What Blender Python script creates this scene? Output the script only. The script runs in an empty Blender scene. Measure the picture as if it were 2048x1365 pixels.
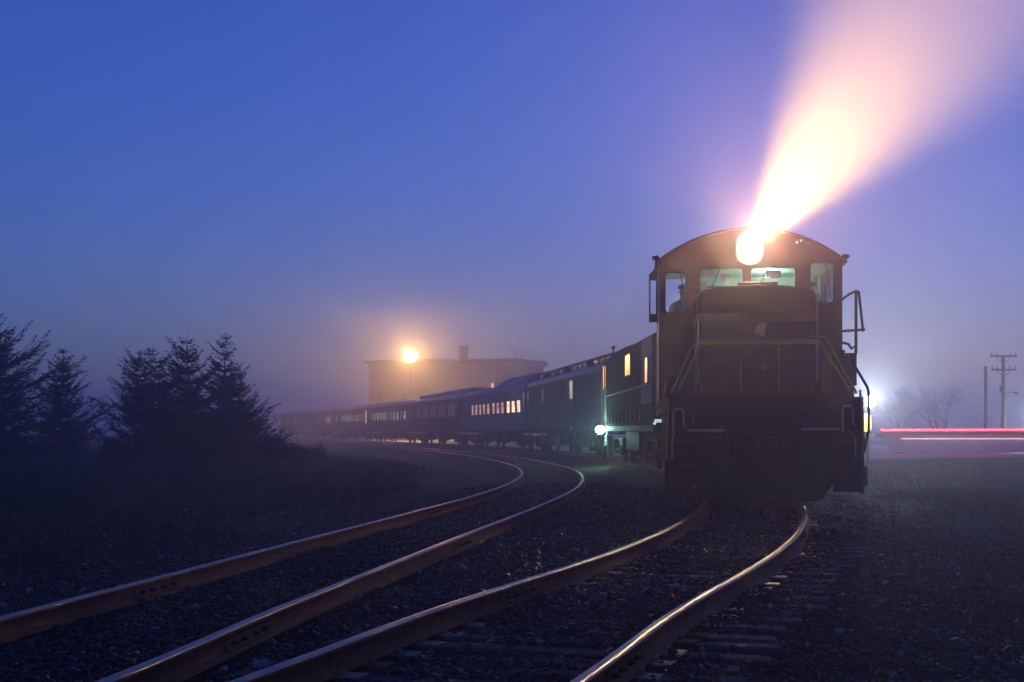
import bpy, math, random
import numpy as np
from mathutils import Vector, Matrix
from mathutils.geometry import tessellate_polygon
R = math.radians
rnd = random.Random(7)
sc = bpy.context.scene
col = sc.collection

# light levels
PW = dict(station=16000, flood=3600, amber=60, edge=1000, beam=130000, wide=3800, spill=6, hglow=20, cab=32, teal=80)
BEAM = (.012, .0)
HAZE = dict(top=15.2, density=.0040, g=.76, color=(.88, .90, 1., 1))
SKY = dict(el=2.5, rot=16, dust=.12, oz=3.5, tint=(.70, .80, 2.14, 1), s=.112)
EXPO = 0.
# ------------------------------------------------------------------ materials
def new_mat(name):
    m = bpy.data.materials.new(name); m.use_nodes = True
    nt = m.node_tree; b = nt.nodes['Principled BSDF']
    return m, nt, b

def mat(name, c, rough=.6, metal=0., var=.35, scale=6., bump=0., bscale=40., spec=.5, c2=None, coat=0.):
    m, nt, b = new_mat(name)
    tc = nt.nodes.new('ShaderNodeTexCoord')
    n = nt.nodes.new('ShaderNodeTexNoise'); n.inputs['Scale'].default_value = scale; n.inputs['Detail'].default_value = 6
    n.inputs['Roughness'].default_value = .65
    nt.links.new(tc.outputs['Object'], n.inputs['Vector'])
    mx = nt.nodes.new('ShaderNodeMix'); mx.data_type = 'RGBA'
    c2 = c2 or tuple(x * (1 - var) for x in c)
    mx.inputs[6].default_value = (*c2, 1); mx.inputs[7].default_value = (*c, 1)
    rp = nt.nodes.new('ShaderNodeValToRGB'); rp.color_ramp.elements[0].position = .3; rp.color_ramp.elements[1].position = .62
    nt.links.new(n.outputs['Fac'], rp.inputs['Fac']); nt.links.new(rp.outputs['Color'], mx.inputs[0])
    nt.links.new(mx.outputs[2], b.inputs['Base Color'])
    b.inputs['Roughness'].default_value = rough; b.inputs['Metallic'].default_value = metal
    b.inputs['Specular IOR Level'].default_value = spec; b.inputs['Coat Weight'].default_value = coat
    rr = nt.nodes.new('ShaderNodeMapRange'); rr.inputs[3].default_value = max(.02, rough - .12); rr.inputs[4].default_value = min(1, rough + .15)
    nt.links.new(n.outputs['Fac'], rr.inputs[0]); nt.links.new(rr.outputs[0], b.inputs['Roughness'])
    if bump:
        n2 = nt.nodes.new('ShaderNodeTexNoise'); n2.inputs['Scale'].default_value = bscale; n2.inputs['Detail'].default_value = 4
        nt.links.new(tc.outputs['Object'], n2.inputs['Vector'])
        bp = nt.nodes.new('ShaderNodeBump'); bp.inputs['Strength'].default_value = bump; bp.inputs['Distance'].default_value = .02
        nt.links.new(n2.outputs['Fac'], bp.inputs['Height']); nt.links.new(bp.outputs['Normal'], b.inputs['Normal'])
    return m

def lamp_mat(name, c, s, sample=False, var=0.):
    m, nt, b = new_mat(name)
    b.inputs['Base Color'].default_value = (.6, .6, .6, 1); b.inputs['Roughness'].default_value = .25
    b.inputs['Emission Color'].default_value = (*c, 1); b.inputs['Emission Strength'].default_value = s
    if var:
        tc = nt.nodes.new('ShaderNodeTexCoord'); n = nt.nodes.new('ShaderNodeTexNoise'); n.inputs['Scale'].default_value = 2.3
        nt.links.new(tc.outputs['Object'], n.inputs['Vector'])
        mr = nt.nodes.new('ShaderNodeMapRange'); mr.inputs[1].default_value = .35; mr.inputs[2].default_value = .65
        mr.inputs[3].default_value = s * (1 - var); mr.inputs[4].default_value = s * (1 + var)
        nt.links.new(n.outputs['Fac'], mr.inputs[0]); nt.links.new(mr.outputs[0], b.inputs['Emission Strength'])
    m.cycles.emission_sampling = 'FRONT_BACK' if sample else 'NONE'
    return m

def glass_mat(name, tint=(.9, .95, 1), refl=.14):
    m, nt, b = new_mat(name); nt.nodes.remove(b)
    out = nt.nodes['Material Output']
    t = nt.nodes.new('ShaderNodeBsdfTransparent'); t.inputs['Color'].default_value = (*tint, 1)
    g = nt.nodes.new('ShaderNodeBsdfGlossy'); g.inputs['Roughness'].default_value = .05
    f = nt.nodes.new('ShaderNodeLayerWeight'); f.inputs['Blend'].default_value = .2
    a = nt.nodes.new('ShaderNodeMath'); a.operation = 'MULTIPLY_ADD'; a.inputs[1].default_value = .7; a.inputs[2].default_value = refl * .4
    mx = nt.nodes.new('ShaderNodeMixShader')
    nt.links.new(f.outputs['Fresnel'], a.inputs[0]); nt.links.new(a.outputs[0], mx.inputs[0])
    nt.links.new(t.outputs[0], mx.inputs[1]); nt.links.new(g.outputs[0], mx.inputs[2]); nt.links.new(mx.outputs[0], out.inputs['Surface'])
    return m

M = dict(
    maroon=mat('maroon_paint', (.10, .013, .013), .5, 0, .45, 3.5, .12, 30, coat=.15),
    yellow=mat('yellow_paint', (.36, .21, .025), .55, 0, .4, 5),
    maroon_dull=mat('maroon_dull', (.075, .03, .032), .85, 0, .45, 2.5, .1, 20, spec=.1),
    black=mat('black_frame', (.02, .019, .019), .6, 0, .5, 5, .3, 30),
    dark=mat('dark_steel', (.035, .03, .028), .55, .3, .5, 7, .3, 40),
    rail_steel=mat('worn_rail_top', (.27, .175, .12), .34, 1., .25, 9),
    rust_warm_lit=mat('rust_warm_lit', (.40, .115, .022), .8, .1, .55, 12, .5, 60, c2=(.20, .058, .014)),  # rust, with warm light on the rail sides put into its orange
    wood=mat('sleeper_wood', (.085, .066, .05), .8, 0, .6, 9, .7, 26),
    plate=mat('tie_plate_steel', (.55, .33, .2), .5, .4, .4, 14),
    greypaint=mat('grey_paint', (.27, .27, .31), .5, 0, .2, 5),
    green_wall=mat('cab_green', (.34, .62, .48), .6, 0, .12, 4),
    paper=mat('paper', (.8, .78, .74), .8, 0, .06, 12),
    seat=mat('seat_vinyl', (.04, .04, .045), .6, 0, .3, 8),
    baggage=mat('baggage_paint', (.24, .14, .165), .8, 0, .3, 1.6, .1, 12, spec=.2),
    coachpaint=mat('coach_paint', (.13, .09, .105), .8, 0, .3, 1.4, .1, 12, spec=.2),
    heavy=mat('heavyweight_paint', (.11, .072, .085), .8, 0, .35, 1.2, .1, 10, spec=.2),
    steelside=mat('fluted_side', (.24, .19, .2), .5, .4, .25, 1.5),
    roofm=mat('coach_roof', (.30, .27, .30), .5, .1, .35, 1.3),
    palepanel=mat('pale_panel', (.2, .16, .165), .7, 0, .3, 3),
    doorm=mat('olive_door', (.11, .09, .045), .55, 0, .3, 3),
    brickless=mat('trim_stone', (.3, .25, .22), .7, 0, .25, 2),
    slate=mat('slate_roof', (.07, .06, .065), .7, 0, .4, 2),
    polewood=mat('pole_wood', (.075, .06, .055), .85, 0, .4, 5, .4, 30),
    skirt=mat('haze_tone_skirt', (.62, .64, .74), .5, 0, .15, .6),
    conifer=mat('conifer_needles', (.035, .055, .03), .75, 0, .5, 2.5),
    bark=mat('bark', (.075, .055, .045), .9, 0, .5, 8, .6, 20),
    twig=mat('twig_bark', (.085, .07, .06), .9, 0, .4, 4),
    weed=mat('weed_leaf', (.045, .055, .028), .8, 0, .5, 3),
    skin=mat('skin', (.42, .24, .18), .55, 0, .15, 8),
    jacket=mat('work_jacket', (.05, .055, .075), .85, 0, .3, 10),
    cap=mat('cap_cloth', (.05, .04, .04), .85, 0, .3, 10),
    mound=mat('soil_mound', (.07, .055, .045), .9, 0, .5, 2, .6, 8),
    glass=glass_mat('window_glass'),
    darkpane=mat('unlit_pane', (.02, .02, .028), .12, 0, .2, 2),
    reflector=mat('lamp_reflector', (.55, .55, .6), .18, 1., .15, 30),
)
L = dict(
    warm=lamp_mat('lit_window_warm', (1, .55, .36), .50, var=.5),
    warmhot=lamp_mat('lit_window_bright', (1, .66, .38), 1.5, var=.45),
    amberwin=lamp_mat('lit_window_amber', (1, .42, .11), 1.15, var=.55),
    pale=lamp_mat('lit_window_pale', (.72, .78, .55), .34, var=.55),
    faint=lamp_mat('lit_window_faint', (.8, .42, .36), .13, var=.6),
    olive=lamp_mat('lit_door_olive', (.75, .72, .30), .55, var=.25),
    head=lamp_mat('headlight_lens', (1, .72, .38), 300, sample=False),
    orange=lamp_mat('sodium_lamp', (1, .55, .16), 200, sample=False),
    white=lamp_mat('white_lamp', (.82, .93, 1), 200, sample=False),
    teal=lamp_mat('mercury_lamp', (.42, 1, .82), 90, sample=False),
    amber=lamp_mat('amber_lamp', (1, .5, .06), 3.5, sample=False),
    red=lamp_mat('red_streak_strip', (1, .012, .016), 45., sample=True),
    redwhite=lamp_mat('white_streak_strip', (1, .62, .62), 3., sample=False),
    glint=lamp_mat('marker_lens', (.55, 1, .85), .7, sample=False),
    cabl=lamp_mat('cab_ceiling_lamp', (.75, 1, .8), 4, sample=False),
    vest=lamp_mat('vestibule_lamp', (1, .36, .16), 1.3, sample=False),
)

# ------------------------------------------------------------------ mesh builder
class MB:
    def __init__(s): s.v = []; s.f = []; s.mi = []; s.m = 0
    def add(s, vs, fs):
        o = len(s.v); s.v += [tuple(p) for p in vs]
        for f in fs: s.f.append(tuple(o + i for i in f)); s.mi.append(s.m)
        return s
    def box(s, x0, x1, y0, y1, z0, z1):
        return s.add([(x, y, z) for z in (z0, z1) for y in (y0, y1) for x in (x0, x1)],
                     [(0, 2, 3, 1), (4, 5, 7, 6), (0, 1, 5, 4), (2, 6, 7, 3), (0, 4, 6, 2), (1, 3, 7, 5)])
    def tube(s, pts, r, n=8, caps=True):
        pts = [Vector(p) for p in pts]; rs = r if isinstance(r, (list, tuple)) else [r] * len(pts)
        base = len(s.v); up = None
        for i, p in enumerate(pts):
            d = (pts[min(i + 1, len(pts) - 1)] - pts[max(i - 1, 0)]).normalized()
            if up is None:
                up = Vector((0, 0, 1)) if abs(d.z) < .9 else Vector((1, 0, 0))
            a = d.cross(up).normalized(); bb = a.cross(d).normalized(); up = bb
            for k in range(n):
                t = 2 * math.pi * k / n
                s.v.append(tuple(p + (a * math.cos(t) + bb * math.sin(t)) * rs[i]))
        for i in range(len(pts) - 1):
            for k in range(n):
                k2 = (k + 1) % n
                s.f.append((base + i * n + k, base + i * n + k2, base + (i + 1) * n + k2, base + (i + 1) * n + k)); s.mi.append(s.m)
        if caps:
            s.f.append(tuple(base + k for k in range(n))[::-1]); s.mi.append(s.m)
            e = base + (len(pts) - 1) * n
            s.f.append(tuple(e + k for k in range(n))); s.mi.append(s.m)
        return s
    def prism(s, prof, a0, a1, axis='y'):
        # prof: 2-D loop; swept along axis. axis y: (x,z); axis x: (y,z); axis z: (x,y)
        n = len(prof)
        def P(u, w, a): return {'y': (u, a, w), 'x': (a, u, w), 'z': (u, w, a)}[axis]
        vs = [P(u, w, a0) for u, w in prof] + [P(u, w, a1) for u, w in prof]
        fs = [(i, (i + 1) % n, n + (i + 1) % n, n + i) for i in range(n)]
        fs += [tuple(range(n))[::-1], tuple(range(n, 2 * n))]
        return s.add(vs, fs)
    def plate(s, outer, holes, a0, a1, axis='y'):
        loops = [outer] + holes
        flat = [p for l in loops for p in l]; n = len(flat)
        tri = tessellate_polygon([[Vector((u, w, 0)) for u, w in l] for l in loops])
        def P(u, w, a): return {'y': (u, a, w), 'x': (a, u, w), 'z': (u, w, a)}[axis]
        vs = [P(u, w, a0) for u, w in flat] + [P(u, w, a1) for u, w in flat]
        fs = [tuple(t) for t in tri] + [tuple(n + i for i in t)[::-1] for t in tri]
        o = 0
        for l in loops:
            k = len(l)
            fs += [(o + i, o + (i + 1) % k, n + o + (i + 1) % k, n + o + i) for i in range(k)]; o += k
        return s.add(vs, fs)
    def lathe(s, prof, c, axis='y', n=20):
        # prof: (radius, offset along axis)
        vs = []
        for r, a in prof:
            for k in range(n):
                t = 2 * math.pi * k / n; u, w = r * math.cos(t), r * math.sin(t)
                q = {'y': (u, a, w), 'x': (a, u, w), 'z': (u, w, a)}[axis]
                vs.append((c[0] + q[0], c[1] + q[1], c[2] + q[2]))
        fs = []
        for i in range(len(prof) - 1):
            fs += [(i * n + k, i * n + (k + 1) % n, (i + 1) * n + (k + 1) % n, (i + 1) * n + k) for k in range(n)]
        m = len(prof) - 1
        fs += [tuple(range(n))[::-1], tuple(m * n + k for k in range(n))]
        return s.add(vs, fs)
    def build(s, name, mats, parent=None, bevel=0., smooth=False):
        me = bpy.data.meshes.new(name); me.from_pydata(s.v, [], s.f)
        for m in (mats if isinstance(mats, (list, tuple)) else [mats]): me.materials.append(m)
        me.polygons.foreach_set('material_index', s.mi)
        import bmesh
        bm = bmesh.new(); bm.from_mesh(me); bmesh.ops.recalc_face_normals(bm, faces=bm.faces); bm.to_mesh(me); bm.free()
        if smooth:
            me.polygons.foreach_set('use_smooth', [True] * len(me.polygons))
        o = bpy.data.objects.new(name, me); col.objects.link(o)
        if parent: o.parent = parent
        if bevel:
            b = o.modifiers.new('edge', 'BEVEL'); b.width = bevel; b.segments = 2; b.limit_method = 'ANGLE'; b.angle_limit = R(40)
        return o

def rrect(x0, x1, z0, z1, r=.06, n=4):
    out = []
    for cx, cz, a in ((x1 - r, z1 - r, 0), (x0 + r, z1 - r, 90), (x0 + r, z0 + r, 180), (x1 - r, z0 + r, 270)):
        for k in range(n + 1):
            t = R(a + 90 * k / n); out.append((cx + r * math.cos(t), cz + r * math.sin(t)))
    return out

def tag(o, label=None, cat=None, group=None, kind=None):
    for k, v in (('label', label), ('category', cat), ('group', group), ('kind', kind)):
        if v: o[k] = v
    return o
def thing(name, label, cat, loc=(0, 0, 0), rz=0., group=None):
    o = bpy.data.objects.new(name, None); col.objects.link(o); o.empty_display_size = .3
    o.location = loc; o.rotation_euler = (0, 0, rz)
    return tag(o, label, cat, group)
def copy_tree(o, parent=None):
    c = o.copy(); col.objects.link(c)
    if parent: c.parent = parent
    for ch in [x for x in bpy.data.objects if x.parent == o]: copy_tree(ch, c)
    return c
def raw_mesh(name, v, f, mats, parent=None, smooth=False, mi=None):
    """fast numpy mesh: v (n,3), f (m,3) triangles"""
    me = bpy.data.meshes.new(name); v = np.asarray(v, np.float32); f = np.asarray(f, np.int32)
    me.vertices.add(len(v)); me.vertices.foreach_set('co', v.ravel())
    me.loops.add(f.size); me.loops.foreach_set('vertex_index', f.ravel())
    me.polygons.add(len(f)); k = f.shape[1]
    me.polygons.foreach_set('loop_start', np.arange(0, f.size, k, dtype=np.int32))
    for m in (mats if isinstance(mats, (list, tuple)) else [mats]): me.materials.append(m)
    if mi is not None: me.polygons.foreach_set('material_index', np.asarray(mi, np.int32))
    me.update(calc_edges=True); me.validate()
    if smooth: me.polygons.foreach_set('use_smooth', [True] * len(f))
    o = bpy.data.objects.new(name, me); col.objects.link(o)
    if parent: o.parent = parent
    return o

# ------------------------------------------------------------------ track geometry (z = 0 is the top of the rails)
F, HZ, CH = 3200., 861., 1.15
def at(px, py, Y): return Vector(((px - 1024) / F * Y, Y, CH + (HZ - py) / F * Y))
KA = [(-2.0, 1.5), (-.97, 5.5), (-.71, 6.5), (-.31, 8), (.2, 10), (.79, 12), (1.68, 15), (2.44, 18), (3.06, 21), (3.60, 24), (4.05, 27), (4.432, 30), (4.815, 34), (5.094, 38), (5.309, 43), (5.386, 48), (5.313, 54), (5.079, 60), (4.701, 66), (4.002, 74), (3.113, 82), (1.774, 92), (-.104, 104), (-2.596, 118), (-5.96, 135), (-10.279, 155), (-16.09, 180), (-23.517, 210), (-32.66, 245), (-45.027, 290), (-62, 345)]
KB = [(-3.55, 1.5), (-2.95, 5.5), (-2.8, 6.5), (-2.58, 8), (-2.35, 10), (-2.081, 12), (-1.678, 15), (-1.265, 18), (-.843, 21), (-.431, 24), (-.048, 27), (.291, 30), (.655, 34), (.903, 38), (1.047, 43), (1.01, 48), (.746, 54), (.276, 60), (-.369, 66), (-1.447, 74), (-2.716, 82), (-4.493, 92), (-6.811, 104), (-9.667, 118), (-13.255, 135), (-17.585, 155), (-23.193, 180), (-30.403, 210), (-39.9, 245), (-53, 290), (-70, 345)]
def spline(K):
    y = np.array([k[1] for k in K]); x = np.array([k[0] for k in K], float); n = len(K)
    h = np.diff(y); A = np.eye(n); b = np.zeros(n)
    for i in range(1, n - 1):
        A[i, i - 1] = h[i - 1]; A[i, i] = 2 * (h[i - 1] + h[i]); A[i, i + 1] = h[i]
        b[i] = 6 * ((x[i + 1] - x[i]) / h[i] - (x[i] - x[i - 1]) / h[i - 1])
    m = np.linalg.solve(A, b)
    yy = np.arange(1.6, 344, .12)
    i = np.clip(np.searchsorted(y, yy) - 1, 0, n - 2); t = yy - y[i]
    xx = x[i] + t * ((x[i + 1] - x[i]) / h[i] - h[i] * (2 * m[i] + m[i + 1]) / 6) + t**2 * m[i] / 2 + t**3 * (m[i + 1] - m[i]) / (6 * h[i])
    for _ in range(6): xx[3:-3] = (xx[2:-4] + xx[3:-3] + xx[4:-2]) / 3
    P = np.c_[xx, yy]; T = np.gradient(P, axis=0); T /= np.linalg.norm(T, axis=1)[:, None]
    S = np.r_[0, np.cumsum(np.linalg.norm(np.diff(P, axis=0), axis=1))]
    return P, T, S
TA, TB = spline(KA), spline(KB)
def on(track, s):
    P, T, S = track
    return (np.interp(s, S, P[:, 0]), np.interp(s, S, P[:, 1])), (np.interp(s, S, T[:, 0]), np.interp(s, S, T[:, 1]))
def s_at(track, Y): return float(np.interp(Y, track[0][:, 1], track[2]))
GAUGE, GA = 1.56, 1.51
def lat(track, x, y):
    """signed distance right of a track's centre line (vectorised in x,y by Y)"""
    P, T, S = track
    cx = np.interp(y, P[:, 1], P[:, 0]); tx = np.interp(y, P[:, 1], T[:, 0]); ty = np.interp(y, P[:, 1], T[:, 1])
    return (x - cx) * ty

def hsh(x, y, k=0.): return np.sin(x * 12.9898 + y * 78.233 + k) * 43758.5453 % 1
def vnoise(x, y):
    xi, yi = np.floor(x), np.floor(y); u, v = x - xi, y - yi; u = u * u * (3 - 2 * u); v = v * v * (3 - 2 * v)
    return (hsh(xi, yi) * (1 - u) + hsh(xi + 1, yi) * u) * (1 - v) + (hsh(xi, yi + 1) * (1 - u) + hsh(xi + 1, yi + 1) * u) * v
def ground_z(x, y):
    x = np.asarray(x, float); y = np.asarray(y, float)
    a, b = np.abs(lat(TA, x, y)), np.abs(lat(TB, x, y))
    d = np.minimum(a, b)
    bed = np.clip((2.6 - d) / 1.6, 0, 1); bed = bed * bed * (3 - 2 * bed)
    z = -.34 + .168 * bed + .05 * (vnoise(x * .5, y * .5) - .5) + .035 * (vnoise(x * 2.1, y * 2.1) - .5)
    # shallow bank on the grassy side
    lb = -lat(TB, x, y)
    z += np.clip((lb - 4) / 14, 0, 1) * .45 * np.clip((y - 8) / 30, 0, 1)
    return z
# ------------------------------------------------------------------ ground
xs = np.unique(np.r_[-700, -400, -250, -160, -110, -80, -60, np.arange(-50, -10, 1.0), np.arange(-10, 14, .22), np.arange(14, 45, 1.2), 60, 90, 140, 220, 400, 700])
ys = np.unique(np.r_[-40, -20, -8, 0, 3, np.arange(5, 30, .22), np.arange(30, 70, .7), np.arange(70, 130, 2.5), 150, 180, 220, 280, 350, 500, 800, 1500])
gx, gy = np.meshgrid(xs, ys); gz = ground_z(gx, gy)
nx, ny = len(xs), len(ys)
idx = np.arange(nx * ny).reshape(ny, nx)
gf = np.c_[idx[:-1, :-1].ravel(), idx[:-1, 1:].ravel(), idx[1:, 1:].ravel(), idx[1:, :-1].ravel()]
gm, nt, gb = new_mat('ground_soil')
tc = nt.nodes.new('ShaderNodeTexCoord')
def noise(scale, det=6, rough=.6):
    n = nt.nodes.new('ShaderNodeTexNoise'); n.inputs['Scale'].default_value = scale; n.inputs['Detail'].default_value = det; n.inputs['Roughness'].default_value = rough
    nt.links.new(tc.outputs['Object'], n.inputs['Vector']); return n
n1, n2 = noise(.35), noise(9, 8, .7)
mx = nt.nodes.new('ShaderNodeMix'); mx.data_type = 'RGBA'; mx.inputs[6].default_value = (.022, .016, .009, 1); mx.inputs[7].default_value = (.058, .040, .018, 1)
rp = nt.nodes.new('ShaderNodeValToRGB'); rp.color_ramp.elements[0].position = .38; rp.color_ramp.elements[1].position = .66
ad = nt.nodes.new('ShaderNodeMath'); ad.operation = 'MULTIPLY_ADD'; ad.inputs[1].default_value = .5
nt.links.new(n2.outputs['Fac'], ad.inputs[0])
ad2 = nt.nodes.new('ShaderNodeMath'); ad2.operation = 'MULTIPLY'; ad2.inputs[1].default_value = .5
nt.links.new(n1.outputs['Fac'], ad2.inputs[0]); nt.links.new(ad2.outputs[0], ad.inputs[2])
nt.links.new(ad.outputs[0], rp.inputs['Fac']); nt.links.new(rp.outputs['Color'], mx.inputs[0]); nt.links.new(mx.outputs[2], gb.inputs['Base Color'])
gb.inputs['Roughness'].default_value = .9; gb.inputs['Specular IOR Level'].default_value = .25
vo = nt.nodes.new('ShaderNodeTexVoronoi'); vo.inputs['Scale'].default_value = 22
nt.links.new(tc.outputs['Object'], vo.inputs['Vector'])
bp = nt.nodes.new('ShaderNodeBump'); bp.inputs['Strength'].default_value = .9; bp.inputs['Distance'].default_value = .03
nt.links.new(vo.outputs['Distance'], bp.inputs['Height']); nt.links.new(bp.outputs['Normal'], gb.inputs['Normal'])
g = raw_mesh('ground', np.c_[gx.ravel(), gy.ravel(), gz.ravel()], gf, gm, smooth=True); tag(g, kind='structure')

# road beyond the field on the right, and the platform apron behind the train
mb = MB()
mb.add([(9, 84.5, -.22), (130, 79, -.22), (130, 150, -.22), (9, 150, -.22)], [(0, 1, 2, 3)])
tag(mb.build('road', mat('wet_road', (.24, .24, .25), .32, 0, .35, .5, .1, 3)), kind='structure')
mb = MB(); P, T, S = TA
loop_in = [on(TA, s) for s in np.arange(s_at(TA, 66), s_at(TA, 260), 6)]
a = [(p[0] + t[1] * 2.4, p[1] - t[0] * 2.4) for p, t in loop_in]; c = [(p[0] + t[1] * 24, p[1] - t[0] * 24 + 10) for p, t in loop_in]
for i in range(len(a) - 1):
    mb.add([(*a[i], -.12), (*c[i], -.12), (*c[i + 1], -.12), (*a[i + 1], -.12)], [(0, 1, 2, 3)])
    mb.add([(*a[i], -.12), (*a[i + 1], -.12), (*a[i + 1], -.6), (*a[i], -.6)], [(0, 1, 2, 3)])
tag(mb.build('platform_pavement', mat('pale_paving', (.3, .28, .25), .6, 0, .3, .8)), kind='structure')

# ------------------------------------------------------------------ rails
def rail_profile():
    hw, bw, w = .038, .07, .01
    prof = [(-bw, -.178), (bw, -.178), (bw, -.165), (w + .008, -.15), (w, -.135), (w, -.052), (hw, -.038), (hw, -.012), (hw - .008, -.003), (0, 0), (-hw + .008, -.003), (-hw, -.012), (-hw, -.038), (-w, -.052), (-w, -.135), (-w - .008, -.15), (-bw, -.165)]
    return [(u * .94, z * .84) for u, z in prof]
def make_rail(track, side, s0, s1, label):
    prof = rail_profile(); n = len(prof); vs = []; ss = np.r_[np.arange(s0, min(s1, s0 + 45), .25), np.arange(s0 + 45, s1, 1.0)]
    k = np.random.RandomState(3 + int(side > 0) + (10 if track is TB else 0))
    jit = np.interp(ss, np.arange(s0 - 5, s1 + 5, 3.7), k.randn(len(np.arange(s0 - 5, s1 + 5, 3.7))) * .006)
    for s, j in zip(ss, jit):
        p, t = on(track, s); o = side * (GA if track is TA else GAUGE) / 2 + j
        for u, w in prof: vs.append((p[0] + t[1] * (o + u), p[1] - t[0] * (o + u), w))
    fs, mi = [], []
    for i in range(len(ss) - 1):
        for q in range(n):
            q2 = (q + 1) % n
            fs.append((i * n + q, i * n + q2, (i + 1) * n + q2, (i + 1) * n + q)); mi.append(1 if 7 <= q <= 10 else 0)
    o = raw_mesh('rail', vs, fs, [M['rust_warm_lit'], M['rail_steel']], mi=mi)
    return tag(o, label, 'rail', 'rails of the two tracks')
def joint(rail, track, side, s):
    p, t = on(track, s); ang = math.atan2(-t[0], t[1])
    mtx = Matrix.Translation((p[0] + t[1] * side * (GA if track is TA else GAUGE) / 2, p[1] - t[0] * side * (GA if track is TA else GAUGE) / 2, 0)) @ Matrix.Rotation(ang, 4, 'Z')
    for sd in (-1, 1):
        mb = MB(); mb.prism([(sd * .011, -.15), (sd * .03, -.158), (sd * .036, -.14), (sd * .026, -.125), (sd * .026, -.07), (sd * .034, -.055), (sd * .011, -.056)], -.45, .45)
        mb.v = [tuple(mtx @ Vector((v[0], v[1], v[2] * .84))) for v in mb.v]
        bar = mb.build('joint_bar', M['rust_warm_lit'], rail)
        for q in (-.33, -.12, .12, .33):
            b = MB(); b.lathe([(.02, 0), (.02, sd * .02), (.011, sd * .02), (.011, sd * .04)], (sd * .026, q, -.098), 'x', 6)
            b.v = [tuple(mtx @ Vector((v[0], v[1], v[2] * .84))) for v in b.v]
            b.build('bolt', M['dark'], bar)
A0, B0 = s_at(TA, 3), s_at(TB, 3)
ral = make_rail(TA, -1, A0, s_at(TA, 150), 'rusty rail second from the lower right corner, running under the locomotive\'s left wheels')
rar = make_rail(TA, 1, A0, s_at(TA, 150), 'rail with a bright copper glint on top, beside the exposed sleeper ends')
rbl = make_rail(TB, -1, B0, s_at(TB, 180), 'outermost dull rail beside the dark grass, farthest from the locomotive')
rbr = make_rail(TB, 1, B0, s_at(TB, 180), 'rusty rail of the empty curved siding on the side facing the locomotive')
for r_, t_, s_, Yj in ((rar, TA, 1, 8.55), (rar, TA, 1, 19), (ral, TA, -1, 11.9), (rbr, TB, 1, 9.7), (rbr, TB, 1, 17.5), (rbl, TB, -1, 12.4), (rbl, TB, -1, 24)):
    joint(r_, t_, s_, s_at(t_, Yj))

# ------------------------------------------------------------------ sleepers with tie plates on the near track
sl = []
s = A0 + 1.6; i = 0
while True:
    p, t = on(TA, s)
    if p[1] > 25.5: break
    sl.append((s, p, t)); s += .50 + rnd.uniform(-.05, .05); i += 1
ordw = ['nearest the bottom edge', 'second up', 'third up', 'fourth up', 'fifth up', 'sixth up', 'seventh up', 'eighth up', 'ninth up', 'tenth up', 'eleventh up', 'twelfth up', 'thirteenth up', 'fourteenth up', 'fifteenth up', 'sixteenth up', 'seventeenth up', 'eighteenth up', 'nineteenth up', 'twentieth up']
ordw += ['twenty-' + w + ' up' for w in 'first second third fourth fifth sixth seventh eighth ninth'.split()] + ['thirtieth up'] + ['thirty-' + w + ' up' for w in 'first second third fourth fifth sixth seventh eighth ninth'.split()] + ['fortieth up'] + ['forty-' + w + ' up' for w in 'first second third fourth fifth sixth seventh eighth ninth'.split()]
k = 0
for (s, p, t) in sl:
    mb = MB(); w = .115 + rnd.uniform(-.01, .01); e = rnd.uniform(1.32, 1.52); nseg = 8
    # slightly warped, worn timber with a split end
    xs_ = np.linspace(-1.3, e, nseg); vs = []
    for q, xx in enumerate(xs_):
        dz = rnd.uniform(-.008, .004); dw = rnd.uniform(-.007, .007)
        vs += [(xx + rnd.uniform(-.012, .012) * (q == nseg - 1), -w + dw, -.36), (xx, w + dw, -.36), (xx, w + dw, -.205 + dz), (xx + rnd.uniform(-.03, .01) * (q == nseg - 1), w - .02 + dw, -.188 + dz), (xx, -w + .02 + dw, -.188 + dz), (xx, -w + dw, -.205 + dz)]
    fs = []
    for q in range(nseg - 1):
        for c in range(6): fs.append((q * 6 + c, q * 6 + (c + 1) % 6, q * 6 + 6 + (c + 1) % 6, q * 6 + 6 + c))
    fs += [tuple(range(6))[::-1], tuple((nseg - 1) * 6 + c for c in range(6))]
    mb.add(vs, fs)
    o = mb.build('sleeper', M['wood'])
    skew = rnd.uniform(-.03, .03)
    o.location = (p[0], p[1], rnd.uniform(-.012, .004) + .028); o.rotation_euler = (0, 0, math.atan2(-t[0], t[1]) + skew)
    inview = p[1] > 6.9 - .0
    tag(o, 'dark weathered timber sleeper end beside the copper-glinting rail, ' + (ordw[k] if inview else 'just below the picture'), 'sleeper', 'sleepers under the near track')
    if inview: k += 1
    for sd in (-1, 1):
        q = MB(); x0 = sd * GA / 2; tl = rnd.uniform(-.01, .01)
        q.box(x0 - .19, x0 + .19, -.095, .095, -.189, -.179); q.box(x0 - sd * .08 - .01, x0 - sd * .08 + .01, -.03, .0, -.18, -.155); q.box(x0 + sd * .085 - .012, x0 + sd * .085 + .012, .02, .05, -.18, -.15)
        pl = q.build('tie_plate', M['plate'] if rnd.random() < .7 else M['rust_warm_lit'], o); pl.rotation_euler = (rnd.uniform(-.02, .02), tl, 0)

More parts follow.
